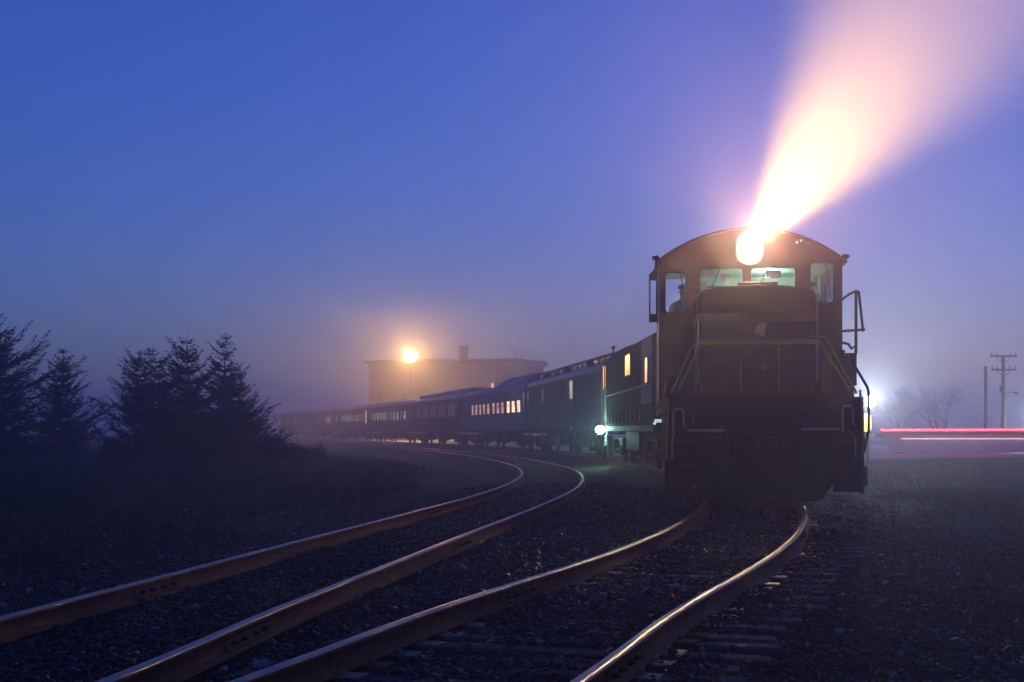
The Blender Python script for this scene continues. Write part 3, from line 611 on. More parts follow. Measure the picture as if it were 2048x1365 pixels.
# crew in the cab
def person(label, loc, rz, lean, group='crew in the locomotive cab'):
    V, E, Rr = [], [], []
    def j(p, r, par=None):
        V.append(Vector(p)); Rr.append(r if isinstance(r, tuple) else (r, r))
        if par is not None: E.append((par, len(V) - 1))
        return len(V) - 1
    pel = j((0, 0, .10), (.16, .12)); ab = j((0, .02 - lean * .1, .28), (.15, .11), pel); ch = j((0, .03 - lean * .25, .46), (.18, .12), ab); up = j((0, .03 - lean * .33, .57), (.13, .09), ch)
    nk = j((0, .01 - lean * .38, .655), (.055, .058), up); jw = j((0, -.02 - lean * .42, .72), (.068, .08), nk); hd = j((0, -.01 - lean * .44, .80), (.078, .098), jw); tp = j((0, .0 - lean * .45, .87), (.06, .075), hd)
    for sd in (-1, 1):
        sh = j((sd * .19, .03 - lean * .32, .54), (.07, .065), up); el = j((sd * .25, -.08 - lean * .3, .30), (.048, .048), sh); wr = j((sd * .17, -.32 - lean * .3, .30), (.032, .03), el); pm = j((sd * .15, -.40 - lean * .3, .30), (.042, .018), wr)
        for q, (dx, ln) in enumerate(((-.03, .075), (-.01, .09), (.012, .085), (.032, .065))):
            a = j((sd * .15 + dx, -.44 - lean * .3, .305), .010, pm); b = j((sd * .15 + dx * 1.15, -.44 - ln * .55 - lean * .3, .30), .009, a); j((sd * .15 + dx * 1.15, -.44 - ln - lean * .3, .27), .007, b)
        a = j((sd * .15 - sd * .05, -.39 - lean * .3, .305), .011, pm); j((sd * .15 - sd * .075, -.43 - lean * .3, .295), .009, a)
        hip = j((sd * .1, -.02, .09), (.09, .09), pel); kn = j((sd * .13, -.44, .10), (.062, .062), hip); an = j((sd * .13, -.46, -.32), (.042, .042), kn); j((sd * .13, -.60, -.38), (.045, .03), an)
    me = bpy.data.meshes.new('person'); me.from_pydata([tuple(v) for v in V], E, []); o = bpy.data.objects.new('person', me); col.objects.link(o)
    sk = o.modifiers.new('skin', 'SKIN'); sk.use_smooth_shade = True
    for v, r in zip(me.skin_vertices[0].data, Rr): v.radius = r
    me.skin_vertices[0].data[0].use_root = True
    ss = o.modifiers.new('sub', 'SUBSURF'); ss.levels = 2; ss.render_levels = 2
    dg = bpy.context.evaluated_depsgraph_get(); m2 = bpy.data.meshes.new_from_object(o.evaluated_get(dg)); o.modifiers.clear(); o.data = m2
    m2.materials.clear(); m2.materials.append(M['jacket']); m2.materials.append(M['skin'])
    for p in m2.polygons:
        c = p.center; p.material_index = 1 if c.z > .64 or (c.y < -.36 - lean * .3 and c.z > .2) else 0
    o.location = loc; o.rotation_euler = (0, 0, rz); tag(o, label, 'person', group)
    hy = -.01 - lean * .44
    mb = MB(); mb.lathe([(.09, .835), (.095, .87), (.08, .91), (.03, .93)], (0, hy, 0), 'z', 16); mb.prism([(-.07, hy - .06), (.07, hy - .06), (.06, hy - .17), (-.06, hy - .17)], .838, .85, 'z'); mb.build('cap', M['cap'], o, smooth=False)
    mb = MB(); mb.add([(0, hy - .135, .775), (-.016, hy - .10, .765), (.016, hy - .10, .765), (0, hy - .095, .815)], [(0, 1, 2), (0, 2, 3), (0, 3, 1), (1, 3, 2)]); mb.build('nose', M['skin'], o)
    for sd in (-1, 1):
        mb = MB(); mb.lathe([(.011, 0), (.008, -.008)], (sd * .032, hy - .092, .80), 'y', 8); mb.build('eye', M['black'], o)
        mb = MB(); mb.lathe([(.02, 0), (.028, sd * .008), (.018, sd * .015)], (sd * .078, hy + .01, .785), 'x', 8); mb.build('ear', M['skin'], o)
    mb = MB(); mb.box(-.024, .024, hy - .1, hy - .088, .738, .745); mb.build('mouth', M['cap'], o)
    return o
mw = Matrix.Translation((3.86, 24.5, 0)) @ Matrix.Rotation(-th, 4, 'Z')
person('person in a dark cap seated behind the green-lit cab window beside the mirror bracket', mw @ Vector((1.14, CY0 + 1.22, 2.86)), -th, .35)
person('person in dark work jacket silhouetted in the pale cab window beside the wind deflector', mw @ Vector((-1.12, CY0 + 1.22, 2.84)), -th + .2, .15)

# ------------------------------------------------------------------ the second locomotive
def place_on(s0, s1):
    (a, ta), (b, tb) = on(TA, s0), on(TA, s1); return (a[0], a[1], 0), -math.atan2(b[0] - a[0], b[1] - a[1])
s0 = s_at(TA, 24.5) + 18.9; LL = 18.6
loc, rz = place_on(s0, s0 + LL)
l2 = thing('locomotive', 'dark second locomotive with amber-lit side window, half hidden behind the leading one', 'locomotive', loc, rz, 'locomotives of the train')
W = 1.48
def arch_body(w, z0, eave, top): return [(-w, z0), (w, z0)] + arch(w, eave, top)
mb = MB(); mb.prism(arch_body(W - .02, 1.3, 3.72, 4.30), .25, LL - 2.2); P_(mb, 'body', M['maroon_dull'], l2, bevel=.02)
ca = MB(); ca.prism(arch_body(W, 1.3, 3.70, 4.42), LL - 2.2, LL - .25); cb = P_(ca, 'cab_end', M['maroon_dull'], l2, bevel=.02)
mb = MB(); mb.box(-W - .006, -W + .02, LL - 2.1, LL - .9, 1.5, 3.6); P_(mb, 'pale_panel', M['palepanel'], l2)
mb = MB(); mb.box(-W - .006, -W + .02, .6, 3.4, 1.9, 3.75); P_(mb, 'pale_panel', M['palepanel'], l2)
for y0, y1, z0, z1, lm in ((LL - 2.0, LL - 1.55, 2.75, 3.55, 'amberwin'), (LL - 1.2, LL - .55, 2.7, 3.6, 'amberwin'), (6.8, 8.6, 2.9, 3.55, 'amberwin'), (1.5, 2.3, 2.5, 3.2, 'vest')):
    mb = MB(); mb.plate(rrect(y0 - .05, y1 + .05, z0 - .05, z1 + .05, .07), [rrect(y0, y1, z0, z1, .06)], -W - .03, -W - .008, 'x'); fr = P_(mb, 'window', M['dark'], l2)
    mb = MB(); mb.plate(rrect(y0 - .01, y1 + .01, z0 - .01, z1 + .01, .06), [], -W - .014, -W - .009, 'x'); mb.build('pane', L[lm], fr)
mb = MB(); mb.tube([(-W - .06, y, 2.42 - .004 * (y - 8)**2 * .1) for y in np.linspace(1, LL - 2.3, 9)], .025); P_(mb, 'handrail', M['greypaint'], l2)
for y in np.arange(3.6, LL - 3, 1.45):
    mb = MB(); mb.box(-W - .025, -W + .005, y, y + .35, 1.42, 1.78); P_(mb, 'vent_panel', M['palepanel'], l2)
mb = MB(); mb.box(-W, W, .2, LL - .2, 1.12, 1.30); P_(mb, 'frame', M['black'], l2)
mb = MB(); mb.prism([(-1.2, .5), (-1, .3), (1, .3), (1.2, .5), (1.2, 1.1), (-1.2, 1.1)], 7, 11.5); P_(mb, 'fuel_tank', M['black'], l2)
bogie(l2, 3.6, (-1.4, 1.4), 1.4, outer=1.1); bogie(l2, LL - 3.6, (-1.4, 1.4), 1.4, outer=1.1)
for y in (5.0, 9.5, 12.5):
    mb = MB(); mb.lathe([(.4, 0), (.4, .1), (.3, .14)], (0, y, 4.28), 'z', 18); P_(mb, 'roof_fan', M['dark'], l2)
mb = MB(); mb.tube([(-1.1, LL - .6, 4.0), (-1.1, LL - .6, 4.3)], .03); mb.lathe([(.07, -.1), (.07, .1)], (-1.1, LL - .6, 4.32), 'y', 10); P_(mb, 'marker_light', M['dark'], l2)
# lamp hung low on the rear corner of its frame, steps and brake gear under it
SLY = LL - 1.6
mb = MB(); mb.lathe([(.07, -.15), (.15, -.08), (.18, 0), (.15, .08), (.07, .15)], (-W - .2, SLY, 1.17), 'z', 16); P_(mb, 'step_lamp', L['teal'], l2, smooth=True)
mb = MB(); mb.box(-W - .16, -W, SLY - .03, SLY + .03, 1.30, 1.34); mb.tube([(-W - .16, SLY, 1.34), (-W - .16, SLY, 1.27)], .02); P_(mb, 'lamp_bracket', M['dark'], l2)
mb = MB(); mb.tube([(-W + .1, SLY + .5, 1.1), (-W + .02, SLY + .3, .72), (-W + .12, SLY - .1, .55), (-W + .05, SLY - .5, .42)], .05); mb.box(-W - .02, -W + .12, SLY + .05, SLY + .4, .55, .75); P_(mb, 'brake_gear', M['palepanel'], l2, bevel=.01)
mb = MB(); mb.prism([(SLY - 1.1, .32), (SLY - 1.9, .16), (SLY - 1.75, .12), (SLY - .8, .9), (SLY - 1.0, .95)], -W - .02, -W + .04, 'x'); P_(mb, 'step_ladder', M['palepanel'], l2)

# ------------------------------------------------------------------ passenger and baggage cars
def gear(parent, Lc, six=False):
    wh = (-1.6, 0, 1.6) if six else (-1.25, 1.25)
    bogie(parent, 3.3, wh, 1.3); bogie(parent, Lc - 3.3, wh, 1.3)
    mb = MB(); mb.box(-1.3, 1.3, .1, Lc - .1, .98, 1.2); mb.build('underframe', M['black'], parent)
    for y, l in ((7.2, 2.2), (10.6, 1.5), (13.4, 2.6), (17.2, 1.2)):
        if y + l < Lc - 5.5:
            mb = MB(); mb.box(-1.25, -.5, y, y + l, .45, .98); mb.build('equipment_box', M['black'], parent, bevel=.03)
    for y in (-.32, Lc - .1):
        mb = MB(); mb.box(-.62, .62, y, y + .42, 1.15, 3.3); mb.build('diaphragm', M['black'], parent)
def roof_clerestory(z0=3.5, mid=3.9, top=4.38):
    lo_ = [(-1.47, z0), (1.47, z0), (1.4, z0 + .2), (1.15, mid - .08), (.86, mid), (-.86, mid), (-1.15, mid - .08), (-1.4, z0 + .2)]
    up_ = [(-.84, mid), (.84, mid), (.84, mid + .26)] + [(.84 * math.cos(t), mid + .26 + (top - mid - .26) * math.sin(t)) for t in np.linspace(.3, math.pi - .3, 7)] + [(-.84, mid + .26)]
    return lo_, up_
def side(parent, Lc, windows, z0, z1, m, lits, narrow_frames=True, name='body', eave=3.5, fl=None):
    holes = [rrect(a, b, z0, z1, .05, 2) for a, b in windows]
    mb = MB(); mb.plate([(0, 1.18), (Lc, 1.18), (Lc, eave), (0, eave)], holes, -1.46, -1.40, 'x')
    mb.plate([(0, 1.18), (Lc, 1.18), (Lc, eave), (0, eave)], holes, 1.40, 1.46, 'x')
    mb.box(-1.40, 1.40, 0, .06, 1.18, eave); mb.box(-1.40, 1.40, Lc - .06, Lc, 1.18, eave)
    if fl:
        for z in np.arange(*fl): mb.prism([(-1.46, z), (-1.478, z + .02), (-1.478, z + .045), (-1.46, z + .065)], .3, Lc - .3)
    else:
        for z in (z0 - .2, 1.32, eave - .12): mb.box(-1.474, -1.461, .05, Lc - .05, z, z + .07)
    b = mb.build(name, m, parent)
    for (a, c), lm in zip(windows, lits):
        q = MB(); q.plate(rrect(a - .05, c + .05, z0 - .05, z1 + .05, .06, 2), [rrect(a + .004, c - .004, z0 + .004, z1 - .004, .05, 2)], -1.472, -1.461, 'x'); q.box(-1.468, -1.445, a, c, (z0 + z1) / 2 + .08, (z0 + z1) / 2 + .105); fr = q.build('window', M['dark'], parent)
        q = MB(); q.box(-1.425, -1.415, a - .02, c + .02, z0 - .02, z1 + .02); q.build('pane', lm, fr)
    return b
def door(parent, y0, y1, z0, z1, m, pane=None, name='door'):
    q = MB(); q.box(-1.484, -1.462, y0, y1, z0, z1); q.box(-1.497, -1.484, y0 + .1, y1 - .1, z0 + .1, z0 + .9); d = q.build(name, m, parent, bevel=.006)
    q = MB(); q.tube([(-1.5, y0 + .12, 1.6), (-1.5, y0 + .12, 2.0)], .02, 6); q.build('handle', M['greypaint'], d)
    if pane:
        a, b, c, e, lm = pane
        q = MB(); q.plate(rrect(a, b, c, e, .05, 2), [], -1.492, -1.485, 'x'); q.build('pane', lm, d)
cars = s0 + LL + .9
def next_car(Lc):
    global cars
    loc, rz = place_on(cars, cars + Lc); cars += Lc + .75; return loc, rz
# baggage car
Lc = 25.8; loc, rz = next_car(Lc)
bc = thing('baggage_car', 'purplish-grey baggage car with clerestory roof and two side doors, right behind the locomotives', 'railway car', loc, rz, 'cars of the train')
mb = MB(); mb.box(-1.46, 1.46, 0, Lc, 1.18, 3.5)
for z in (1.95, 2.98): mb.box(-1.476, -1.461, .05, Lc - .05, z, z + .08)
for y in np.arange(.45, Lc, .62): mb.box(-1.467, -1.4605, y, y + .05, 1.2, 3.48)
mb.build('body', M['baggage'], bc)
lo_, up_ = roof_clerestory()
mb = MB(); mb.prism(lo_, 0, Lc); mb.build('roof', M['roofm'], bc)
mb = MB(); mb.prism(up_, .5, Lc - .4); cl = mb.build('clerestory', M['dark'], bc)
for y in np.arange(1.2, Lc - 2, 1.6):
    q = MB(); q.box(-.852, -.842, y, y + 1.1, 3.95, 4.12); q.build('clerestory_window', M['darkpane'], cl)
for y in (5.0, 12, 19.5):
    q = MB(); q.lathe([(.16, 0), (.2, .1), (.12, .2), (.17, .22), (.05, .3)], (-1.1, y, 3.84), 'z', 12); q.build('roof_vent', M['dark'], bc)
door(bc, 7.5, 9.7, 1.3, 3.42, M['doorm'], (7.62, 8.5, 2.55, 3.34, L['olive'])); door(bc, 17.6, 19.9, 1.3, 3.42, M['doorm'], (18, 18.8, 2.6, 3.2, M['darkpane']))
q = MB(); q.box(-1.49, -1.462, Lc - .9, Lc - .5, 2.7, 3.25); q.build('end_window', L['faint'], bc)
q = MB(); q.lathe([(.05, -.05), (.06, 0), (.05, .05)], (-1.5, 8.0, 1.24), 'z', 10); q.build('door_lamp', L['faint'], bc)
gear(bc, Lc, True)
def arc_roof(w, z0, top, n=12): return [(w * math.cos(t), z0 + (top - z0) * math.sin(t)) for t in np.linspace(0, math.pi, n)]
# lit coach with raised roof
Lc = 26.4; loc, rz = next_car(Lc)
c1 = thing('passenger_coach', 'fluted passenger coach with raised roof and a row of warmly lit windows', 'railway car', loc, rz, 'cars of the train')
wn = []; y = 1.6
for k in range(11): wn.append((y, y + 1.35)); y += 1.72 + (.5 if k in (2, 5) else .12)
side(c1, Lc, wn, 2.18, 2.86, M['steelside'], [L['warmhot']] * 3 + [L['warm']] * 8, fl=(1.25, 2.05, .10))
mb = MB(); mb.prism(arc_roof(1.46, 3.5, 4.02), 0, Lc); mb.build('roof', M['roofm'], c1, smooth=False)
mb = MB(); n = 16; ys_ = np.linspace(.5, 15.2, n); rings = []
for i, yy in enumerate(ys_):
    t = i / (n - 1); hgt = .50 * (math.sin(math.pi * min(1, t * 1.25 + .22))**.6 if t < .624 else max(0, math.sin(math.pi * (1 - (t - .624) / .376) / 2))**1.1)
    prof = arc_roof(1.25, 3.62, 4.0 + hgt, 12); rings.append([(x, yy, z) for x, z in prof])
vs = [p for r_ in rings for p in r_]; k = len(rings[0])
mb.add(vs, [(i * k + q, i * k + q + 1, (i + 1) * k + q + 1, (i + 1) * k + q) for i in range(n - 1) for q in range(k - 1)] + [tuple(range(k)), tuple((n - 1) * k + q for q in range(k))[::-1]])
dome = mb.build('raised_roof', M['roofm'], c1, smooth=True)
q = MB(); q.lathe([(.09, 0), (.11, .15), (.05, .3)], (-.9, 15.9, 3.95), 'z', 10); q.build('roof_lamp', L['vest'], c1)
q = MB(); q.box(-1.49, -1.47, .15, .7, 2.5, 3.25); q.build('end_window', L['faint'], c1)
q = MB(); q.tube([(-1.5, .3, 1.25), (-1.5, .3, .5), (-1.5, .9, .5), (-1.5, .9, 1.25)], .03, 6); q.build('steps', M['dark'], c1)
gear(c1, Lc)
# heavyweight coach with clerestory
def heavy(loc, rz, label, lits, wn=None, z=(2.2, 3.1), Lc=26.6):
    c = thing('passenger_coach', label, 'railway car', loc, rz, 'cars of the train')
    wn = wn or [(1.9 + k * 1.16, 1.9 + k * 1.16 + .72) for k in range(19)]
    side(c, Lc, wn, z[0], z[1], M['heavy'], lits if isinstance(lits, list) else [lits] * len(wn))
    a, b = roof_clerestory(3.5, 3.86, 4.3)
    m = MB(); m.prism(a, 0, Lc); m.build('roof', M['roofm'], c)
    m = MB(); m.prism(b, .8, Lc - .8); m.build('clerestory', M['roofm'], c)
    q = MB(); q.tube([(-1.5, .25, 1.25), (-1.5, .25, .5), (-1.5, .85, .5), (-1.5, .85, 1.25)], .03, 6); q.build('steps', M['dark'], c)
    q = MB(); q.box(-1.486, -1.464, .3, 1.05, 1.25, 3.3); d = q.build('door', M['dark'], c)
    gear(c, Lc, True); return c
loc, rz = next_car(26.6)
heavy(loc, rz, 'dark heavyweight coach with close-set unlit windows and clerestory roof, between two lit coaches', [L['faint'] if k % 4 else M['darkpane'] for k in range(19)])
# smooth-roofed coaches farther along the curve
def plain_coach(loc, rz, label, lits, lit_end=None, Lc=28.5):
    c = thing('passenger_coach', label, 'railway car', loc, rz, 'cars of the train')
    wn = [(2.8 + k * 2.2, 2.8 + k * 2.2 + 1.4) for k in range(len(lits))]
    side(c, Lc, wn, 2.15, 2.9, M['coachpaint'], lits)
    m = MB(); m.prism(arc_roof(1.46, 3.5, 4.05), 0, Lc); m.build('roof', M['roofm'], c)
    q = MB(); q.box(-1.486, -1.464, .3, 1.3, 1.25, 3.3); d = q.build('door', M['dark'], c)
    if lit_end: q = MB(); q.box(-1.50, -1.488, .42, 1.18, 1.9, 3.25); q.build('pane', lit_end, d)
    gear(c, Lc); return c
D = M['darkpane']; Pl = L['pale']; Fa_ = L['faint']
loc, rz = next_car(28.5); plain_coach(loc, rz, 'dim passenger coach with a few pale greenish windows, next past the dark heavyweight coach', [Pl, Fa_, Pl, Pl, Fa_, Fa_, Pl, Pl, Pl, Pl, Fa_])
loc, rz = next_car(28.5); plain_coach(loc, rz, 'foggy passenger coach with a glowing orange vestibule door at its near end', [Fa_, Fa_, Pl, Fa_, Pl, Pl, Pl, Pl, Fa_, D, Fa_], L['amberwin'])
loc, rz = next_car(28.5); plain_coach(loc, rz, 'very faint coach in thick fog with two lit windows, last but one of the train', [L['warm'], L['warm'], D, D, Fa_, D, D, D, D, D, D], L['faint'])
loc, rz = next_car(28.5); plain_coach(loc, rz, 'last coach of the train, almost lost in the fog with one pale teal light', [D, D, D, L['pale'], D, D, D, D, D, D, D])

# ------------------------------------------------------------------ conifers
def conifer(base, h, r, seed, label, lean=0., top2=None, sparse=1.):
    k = np.random.RandomState(seed); rr = random.Random(seed)
    t = thing('conifer_tree', label, 'tree', base, 0, 'conifers on the grassy bank')
    tops = [(0., 0., h, 1.)] + ([top2] if top2 else [])
    tr = MB(); cv, cf = [], []
    for (ox, oy, hh, rs) in tops:
        pts = [(ox * z / hh * .6 + lean * z * .02 + .05 * math.sin(z * 1.3 + seed), oy * z / hh * .6 + .04 * math.cos(z * 1.1), z) for z in np.linspace(-.1, hh, 9)]
        pts = [(p[0] + (ox * .4 if p[2] > hh * .45 else ox * .4 * max(0, p[2]) / (hh * .45)), p[1], p[2]) for p in pts]
        tr.tube(pts + [(pts[-1][0] + .02, pts[-1][1], hh * 1.045)], [max(.012, .035 * hh * .5 * (1 - q / 8.3)) for q in range(9)] + [.006], 7)
        pz = np.array(pts)
        nw = int(30 * hh / 5 * sparse)
        for wq in range(nw):
            f = (wq + rr.random()) / nw; z = .05 * hh + f * .95 * hh
            cx, cy = np.interp(z, pz[:, 2], pz[:, 0]), np.interp(z, pz[:, 2], pz[:, 1])
            nb = rr.randint(7, 10)
            for b in range(nb):
                az = rr.random() * 6.283
                ln = r * rs * 1.2 * (1.02 - f)**.84 * rr.uniform(.45, 1.15) + .12
                md = .50 + 1.0 * float(vnoise(np.array(math.cos(az) * 1.6 + seed * 3.7 + z * .35), np.array(math.sin(az) * 1.6 + z * 1.25 + seed))); wf = min(1, max(0, (1 - f) / .45)); ln *= md * wf + (1 - wf) * (.62 + .25 * md)
                if rr.random() < .10: ln *= 1.22 + .35 * rr.random()
                rr_c = rr.uniform(.05, .62); droop = rr.uniform(-.34, .08) * (1 - f) + .35 * f + .1
                n = max(4, int(ln / .06)); u = np.linspace(0, 1, n)
                dx = u * ln; dz = ln * (droop * u * .9 + rr_c * u**2.2)
                bend = az + rr.uniform(-.5, .5) * u; px, py = cx + np.cos(bend) * dx, cy + np.sin(bend) * dx; pzz = z + dz + ln * rr.uniform(-.04, .04) * np.sin(u * 5)
                # limb
                if ln > .5: tr.tube([(px[0], py[0], pzz[0]), (px[n // 2], py[n // 2], pzz[n // 2]), (px[-1], py[-1], pzz[-1])], [.022, .013, .004], 4, False)
                # twigs: slender needle-covered kites fanning forwards along the limb
                for i in range(1, n):
                    ang0 = az; tl0 = (.30 * ln * (1 - u[i] * .75) + .07) * rr.uniform(.6, 1.2)
                    for sdd in (-1, 1, 0):
                        if sdd == 0 and i < n - 1 and rr.random() < .45: continue
                        a = ang0 + sdd * rr.uniform(.35, 1.25) + rr.uniform(-.15, .15); tl = tl0 * (1 if sdd else .8)
                        up = rr.uniform(-.25, .6) if sdd else rr.uniform(.4, .8); wd = .012 + .018 * rr.random()
                        d = np.array([math.cos(a) * math.cos(up), math.sin(a) * math.cos(up), math.sin(up)])
                        s_ = np.array([-math.sin(a), math.cos(a), rr.uniform(-.9, .9)]) * wd
                        p0 = np.array([px[i], py[i], pzz[i]]); pm = p0 + d * tl * .3; p1 = p0 + d * tl
                        o = len(cv); cv += [p0, pm + s_, p1, pm - s_ - np.array([0, 0, .012])]; cf += [(o, o + 1, o + 2), (o, o + 2, o + 3)]
    tr.build('trunk', M['bark'], t)
    raw_mesh('crown', cv, cf, M['conifer'], t)
    return t
def gpos(px, Y): x = (px - 1024) / F * Y; return (x, Y, float(ground_z(x, Y)) - .05)
def hgt(py, Y, b): return CH + (HZ - py) / F * Y - b[2]
for px, py, Y, r, seed, lab, t2 in (
        (-18, 632, 52, 2.1, 21, 'tallest dark conifer, cut off by the picture edge at the side away from the train', None),
        (124, 708, 58, 1.5, 22, 'small tapering conifer beside the tallest one, with long low limbs', None),
        (282, 708, 60, 1.75, 23, 'conifer with a thin spire and drooping outer limbs, first of the middle clump', None),
        (376, 680, 57, 1.75, 24, 'broad-topped conifer in the middle of the clump, its ragged top the highest there', (-1.25, .3, 4.1, .7)),
        (452, 676, 61, 1.25, 25, 'conifer with a long bare leader shoot, on the train side of the clump', None),
        (480, 742, 58, 1.4, 26, 'low bushy conifer at the train end of the clump, long limb tips over the shrubs', None)):
    b = gpos(px, Y); conifer(b, hgt(py, Y, b), r, seed, lab, top2=t2)

# ------------------------------------------------------------------ bare trees and shrubs
def bare_tree(base, h, seed, label, group, name='bare_tree', depth=5, spread=.55, leafy=0, stems=1, cat='tree'):
    rr = random.Random(seed); t = thing(name, label, cat, base, 0, group); tr, br = MB(), MB(); lv, lf = [], []
    def grow(p, d, ln, rad, dep, mb):
        q = p + d * ln * .5 + Vector((rr.uniform(-1, 1), rr.uniform(-1, 1), 0)) * ln * .05; e = p + d * ln
        mb.tube([p, q, e], [rad, rad * .82, rad * .62], 5 if dep > 2 else 3, False)
        if dep == 0:
            for _ in range(leafy):
                c = e + Vector((rr.gauss(0, .12), rr.gauss(0, .12), rr.gauss(0, .12))); a, bb = Vector((rr.gauss(0, 1), rr.gauss(0, 1), rr.gauss(0, 1))).normalized() * .07, Vector((rr.gauss(0, 1), rr.gauss(0, 1), rr.gauss(0, 1))).normalized() * .04
                o = len(lv); lv.extend([c - a, c + bb, c + a]); lf.append((o, o + 1, o + 2))
            return
        for _ in range(rr.choice((2, 3, 3, 4)) if dep > 1 else rr.choice((3, 4))):
            nd = (d + Vector((rr.gauss(0, spread), rr.gauss(0, spread), rr.uniform(-.1, .45)))).normalized()
            grow(p + d * ln * rr.uniform(.55, 1.), nd, ln * rr.uniform(.6, .82), rad * .58, dep - 1, br)
    for s_ in range(stems):
        d0 = Vector((rr.gauss(0, .08 + .2 * (stems > 1)), rr.gauss(0, .08 + .2 * (stems > 1)), 1)).normalized()
        grow(Vector((rr.gauss(0, .15) * (stems > 1), rr.gauss(0, .15) * (stems > 1), 0)), d0, h * .30, h * .022 / stems**.5, depth, tr)
    tr.build('trunk', M['twig'], t); br.build('branches', M['twig'], t)
    if lv: raw_mesh('leaves', lv, lf, M['weed'], t)
    return t
g_ = 'bare trees beyond the road'
for px, Y, h, sd, lab in ((1806, 235, 10.4, 31, 'faint bare tree in the fog beyond the road, nearer the white floodlight'), (1886, 215, 10.6, 35, 'faint rounded bare tree in the fog, the one nearer the utility poles')):
    bare_tree(gpos(px, Y), h, sd, lab, g_, depth=5, leafy=4, spread=.62, stems=4)
for px, Y, h, sd, lab in ((672, 215, 5.6, 41, 'barely visible tree in the fog just before the end wall of the depot'), (1060, 215, 14.5, 42, 'faint tall tree showing above the depot roof, beyond its chimney'), (560, 215, 5.0, 43, 'ghostly low tree in the fog beyond the tail of the train')):
    bare_tree(gpos(px, Y), h, sd, lab, 'faint trees around the depot', depth=5, leafy=3)
for px, Y, h, sd, lab in ((545, 50, 1.5, 51, 'dark leafy shrub at the foot of the conifer clump'), (582, 57, 1.1, 52, 'scraggly shrub standing against the fogbound tail of the train'), (622, 62, .8, 53, 'low thin weedy shrub nearest the heavyweight coach'), (40, 44, 1.1, 54, 'low dark shrub under the tallest conifer'), (225, 47, 1.3, 55, 'low shrub in the gap between the two conifer groups'), (400, 48, 1.2, 56, 'low leafy shrub before the middle of the conifer clump')):
    bare_tree(gpos(px, Y), h, sd, lab, 'shrubs on the grassy bank', 'shrub', 4, .6, 5, 4, 'shrub')

# ------------------------------------------------------------------ depot
DY = 250
bx0, bx1 = (737 - 1024) / F * DY, (1083 - 1024) / F * DY; bz = CH + (HZ - 727) / F * DY; rt = CH + (HZ - 714) / F * DY; bw = 13.
dp = thing('depot_building', 'two-storey brick depot with hipped roof and chimney, faded by fog behind the train', 'building', ((bx0 + bx1) / 2, DY, -.15), R(-2.5))
hw = (bx1 - bx0) / 2; bz += .15; rt += .15
brick, nt, bb = new_mat('red_brick')
tc = nt.nodes.new('ShaderNodeTexCoord'); bt = nt.nodes.new('ShaderNodeTexBrick'); mp = nt.nodes.new('ShaderNodeMapping'); mp.inputs['Rotation'].default_value = (R(90), 0, 0)
nt.links.new(tc.outputs['Object'], mp.inputs['Vector']); nt.links.new(mp.outputs[0], bt.inputs['Vector'])
bt.inputs['Scale'].default_value = 3.6; bt.inputs['Color1'].default_value = (.24, .1, .07, 1); bt.inputs['Color2'].default_value = (.17, .07, .05, 1); bt.inputs['Mortar'].default_value = (.25, .21, .18, 1); bt.inputs['Mortar Size'].default_value = .015
nt.links.new(bt.outputs['Color'], bb.inputs['Base Color']); bb.inputs['Roughness'].default_value = .85
wz = []
for fl in (1.0, 4.9):
    for q in range(7):
        xc = -hw + 1.7 + q * (2 * hw - 3.4) / 6; wz.append((xc - .6, xc + .6, fl, fl + 2.3))
mb = MB(); mb.plate([(-hw, 0), (hw, 0), (hw, bz), (-hw, bz)], [rrect(a, b, c, d, .03, 1) for a, b, c, d in wz], 0, .35)
mb.box(-hw, -hw + .35, .35, bw, 0, bz); mb.box(hw - .35, hw, .35, bw, 0, bz); mb.box(-hw, hw, bw, bw + .35, 0, bz); mb.build('wall', brick, dp)
for a, b, c, d in wz:
    q = MB(); q.plate([(a - .08, c - .12), (b + .08, c - .12), (b + .08, d + .08), (a - .08, d + .08)], [[(a + .06, c + .06), (b - .06, c + .06), (b - .06, d - .06), (a + .06, d - .06)]], -.03, -.004); q.box(a + .06, b - .06, -.02, 0, (c + d) / 2 - .03, (c + d) / 2 + .03); f_ = q.build('window', M['brickless'], dp)
    q = MB(); q.box(a - .02, b + .02, .2, .22, c - .02, d + .02); q.build('pane', M['darkpane'], f_)
e = .75
mb = MB(); mb.box(-hw - e, hw + e, -e, bw + .35 + e, bz, bz + .28)
rv = [(-hw - e, -e, bz + .28), (hw + e, -e, bz + .28), (hw + e, bw + e, bz + .28), (-hw - e, bw + e, bz + .28), (-hw + 5, bw / 2, rt), (hw - 5, bw / 2, rt)]
mb.add(rv, [(0, 1, 5, 4), (1, 2, 5), (2, 3, 4, 5), (3, 0, 4)]); rf = mb.build('roof', M['slate'], dp)
cx = (926 - 1024) / F * (DY + 4) - (bx0 + bx1) / 2
mb = MB(); mb.box(cx - .65, cx + .65, 3.2, 4.4, bz, CH + (HZ - 697) / F * (DY + 4)); mb.box(cx - .78, cx + .78, 3.07, 4.53, CH + (HZ - 697) / F * (DY + 4), CH + (HZ - 691) / F * (DY + 4)); mb.build('chimney', brick, rf)
mb = MB(); mb.box(-hw - .1, hw + .1, -.12, -.03, 4.0, 4.35); mb.build('belt_course', M['brickless'], dp)

# ------------------------------------------------------------------ lamps
def point(name, loc, c, e, r, label=None, cat='lamp'):
    d = bpy.data.lights.new(name, 'POINT'); d.color = c; d.energy = e; d.shadow_soft_size = r
    o = bpy.data.objects.new(name, d); o.location = loc; col.objects.link(o); return o
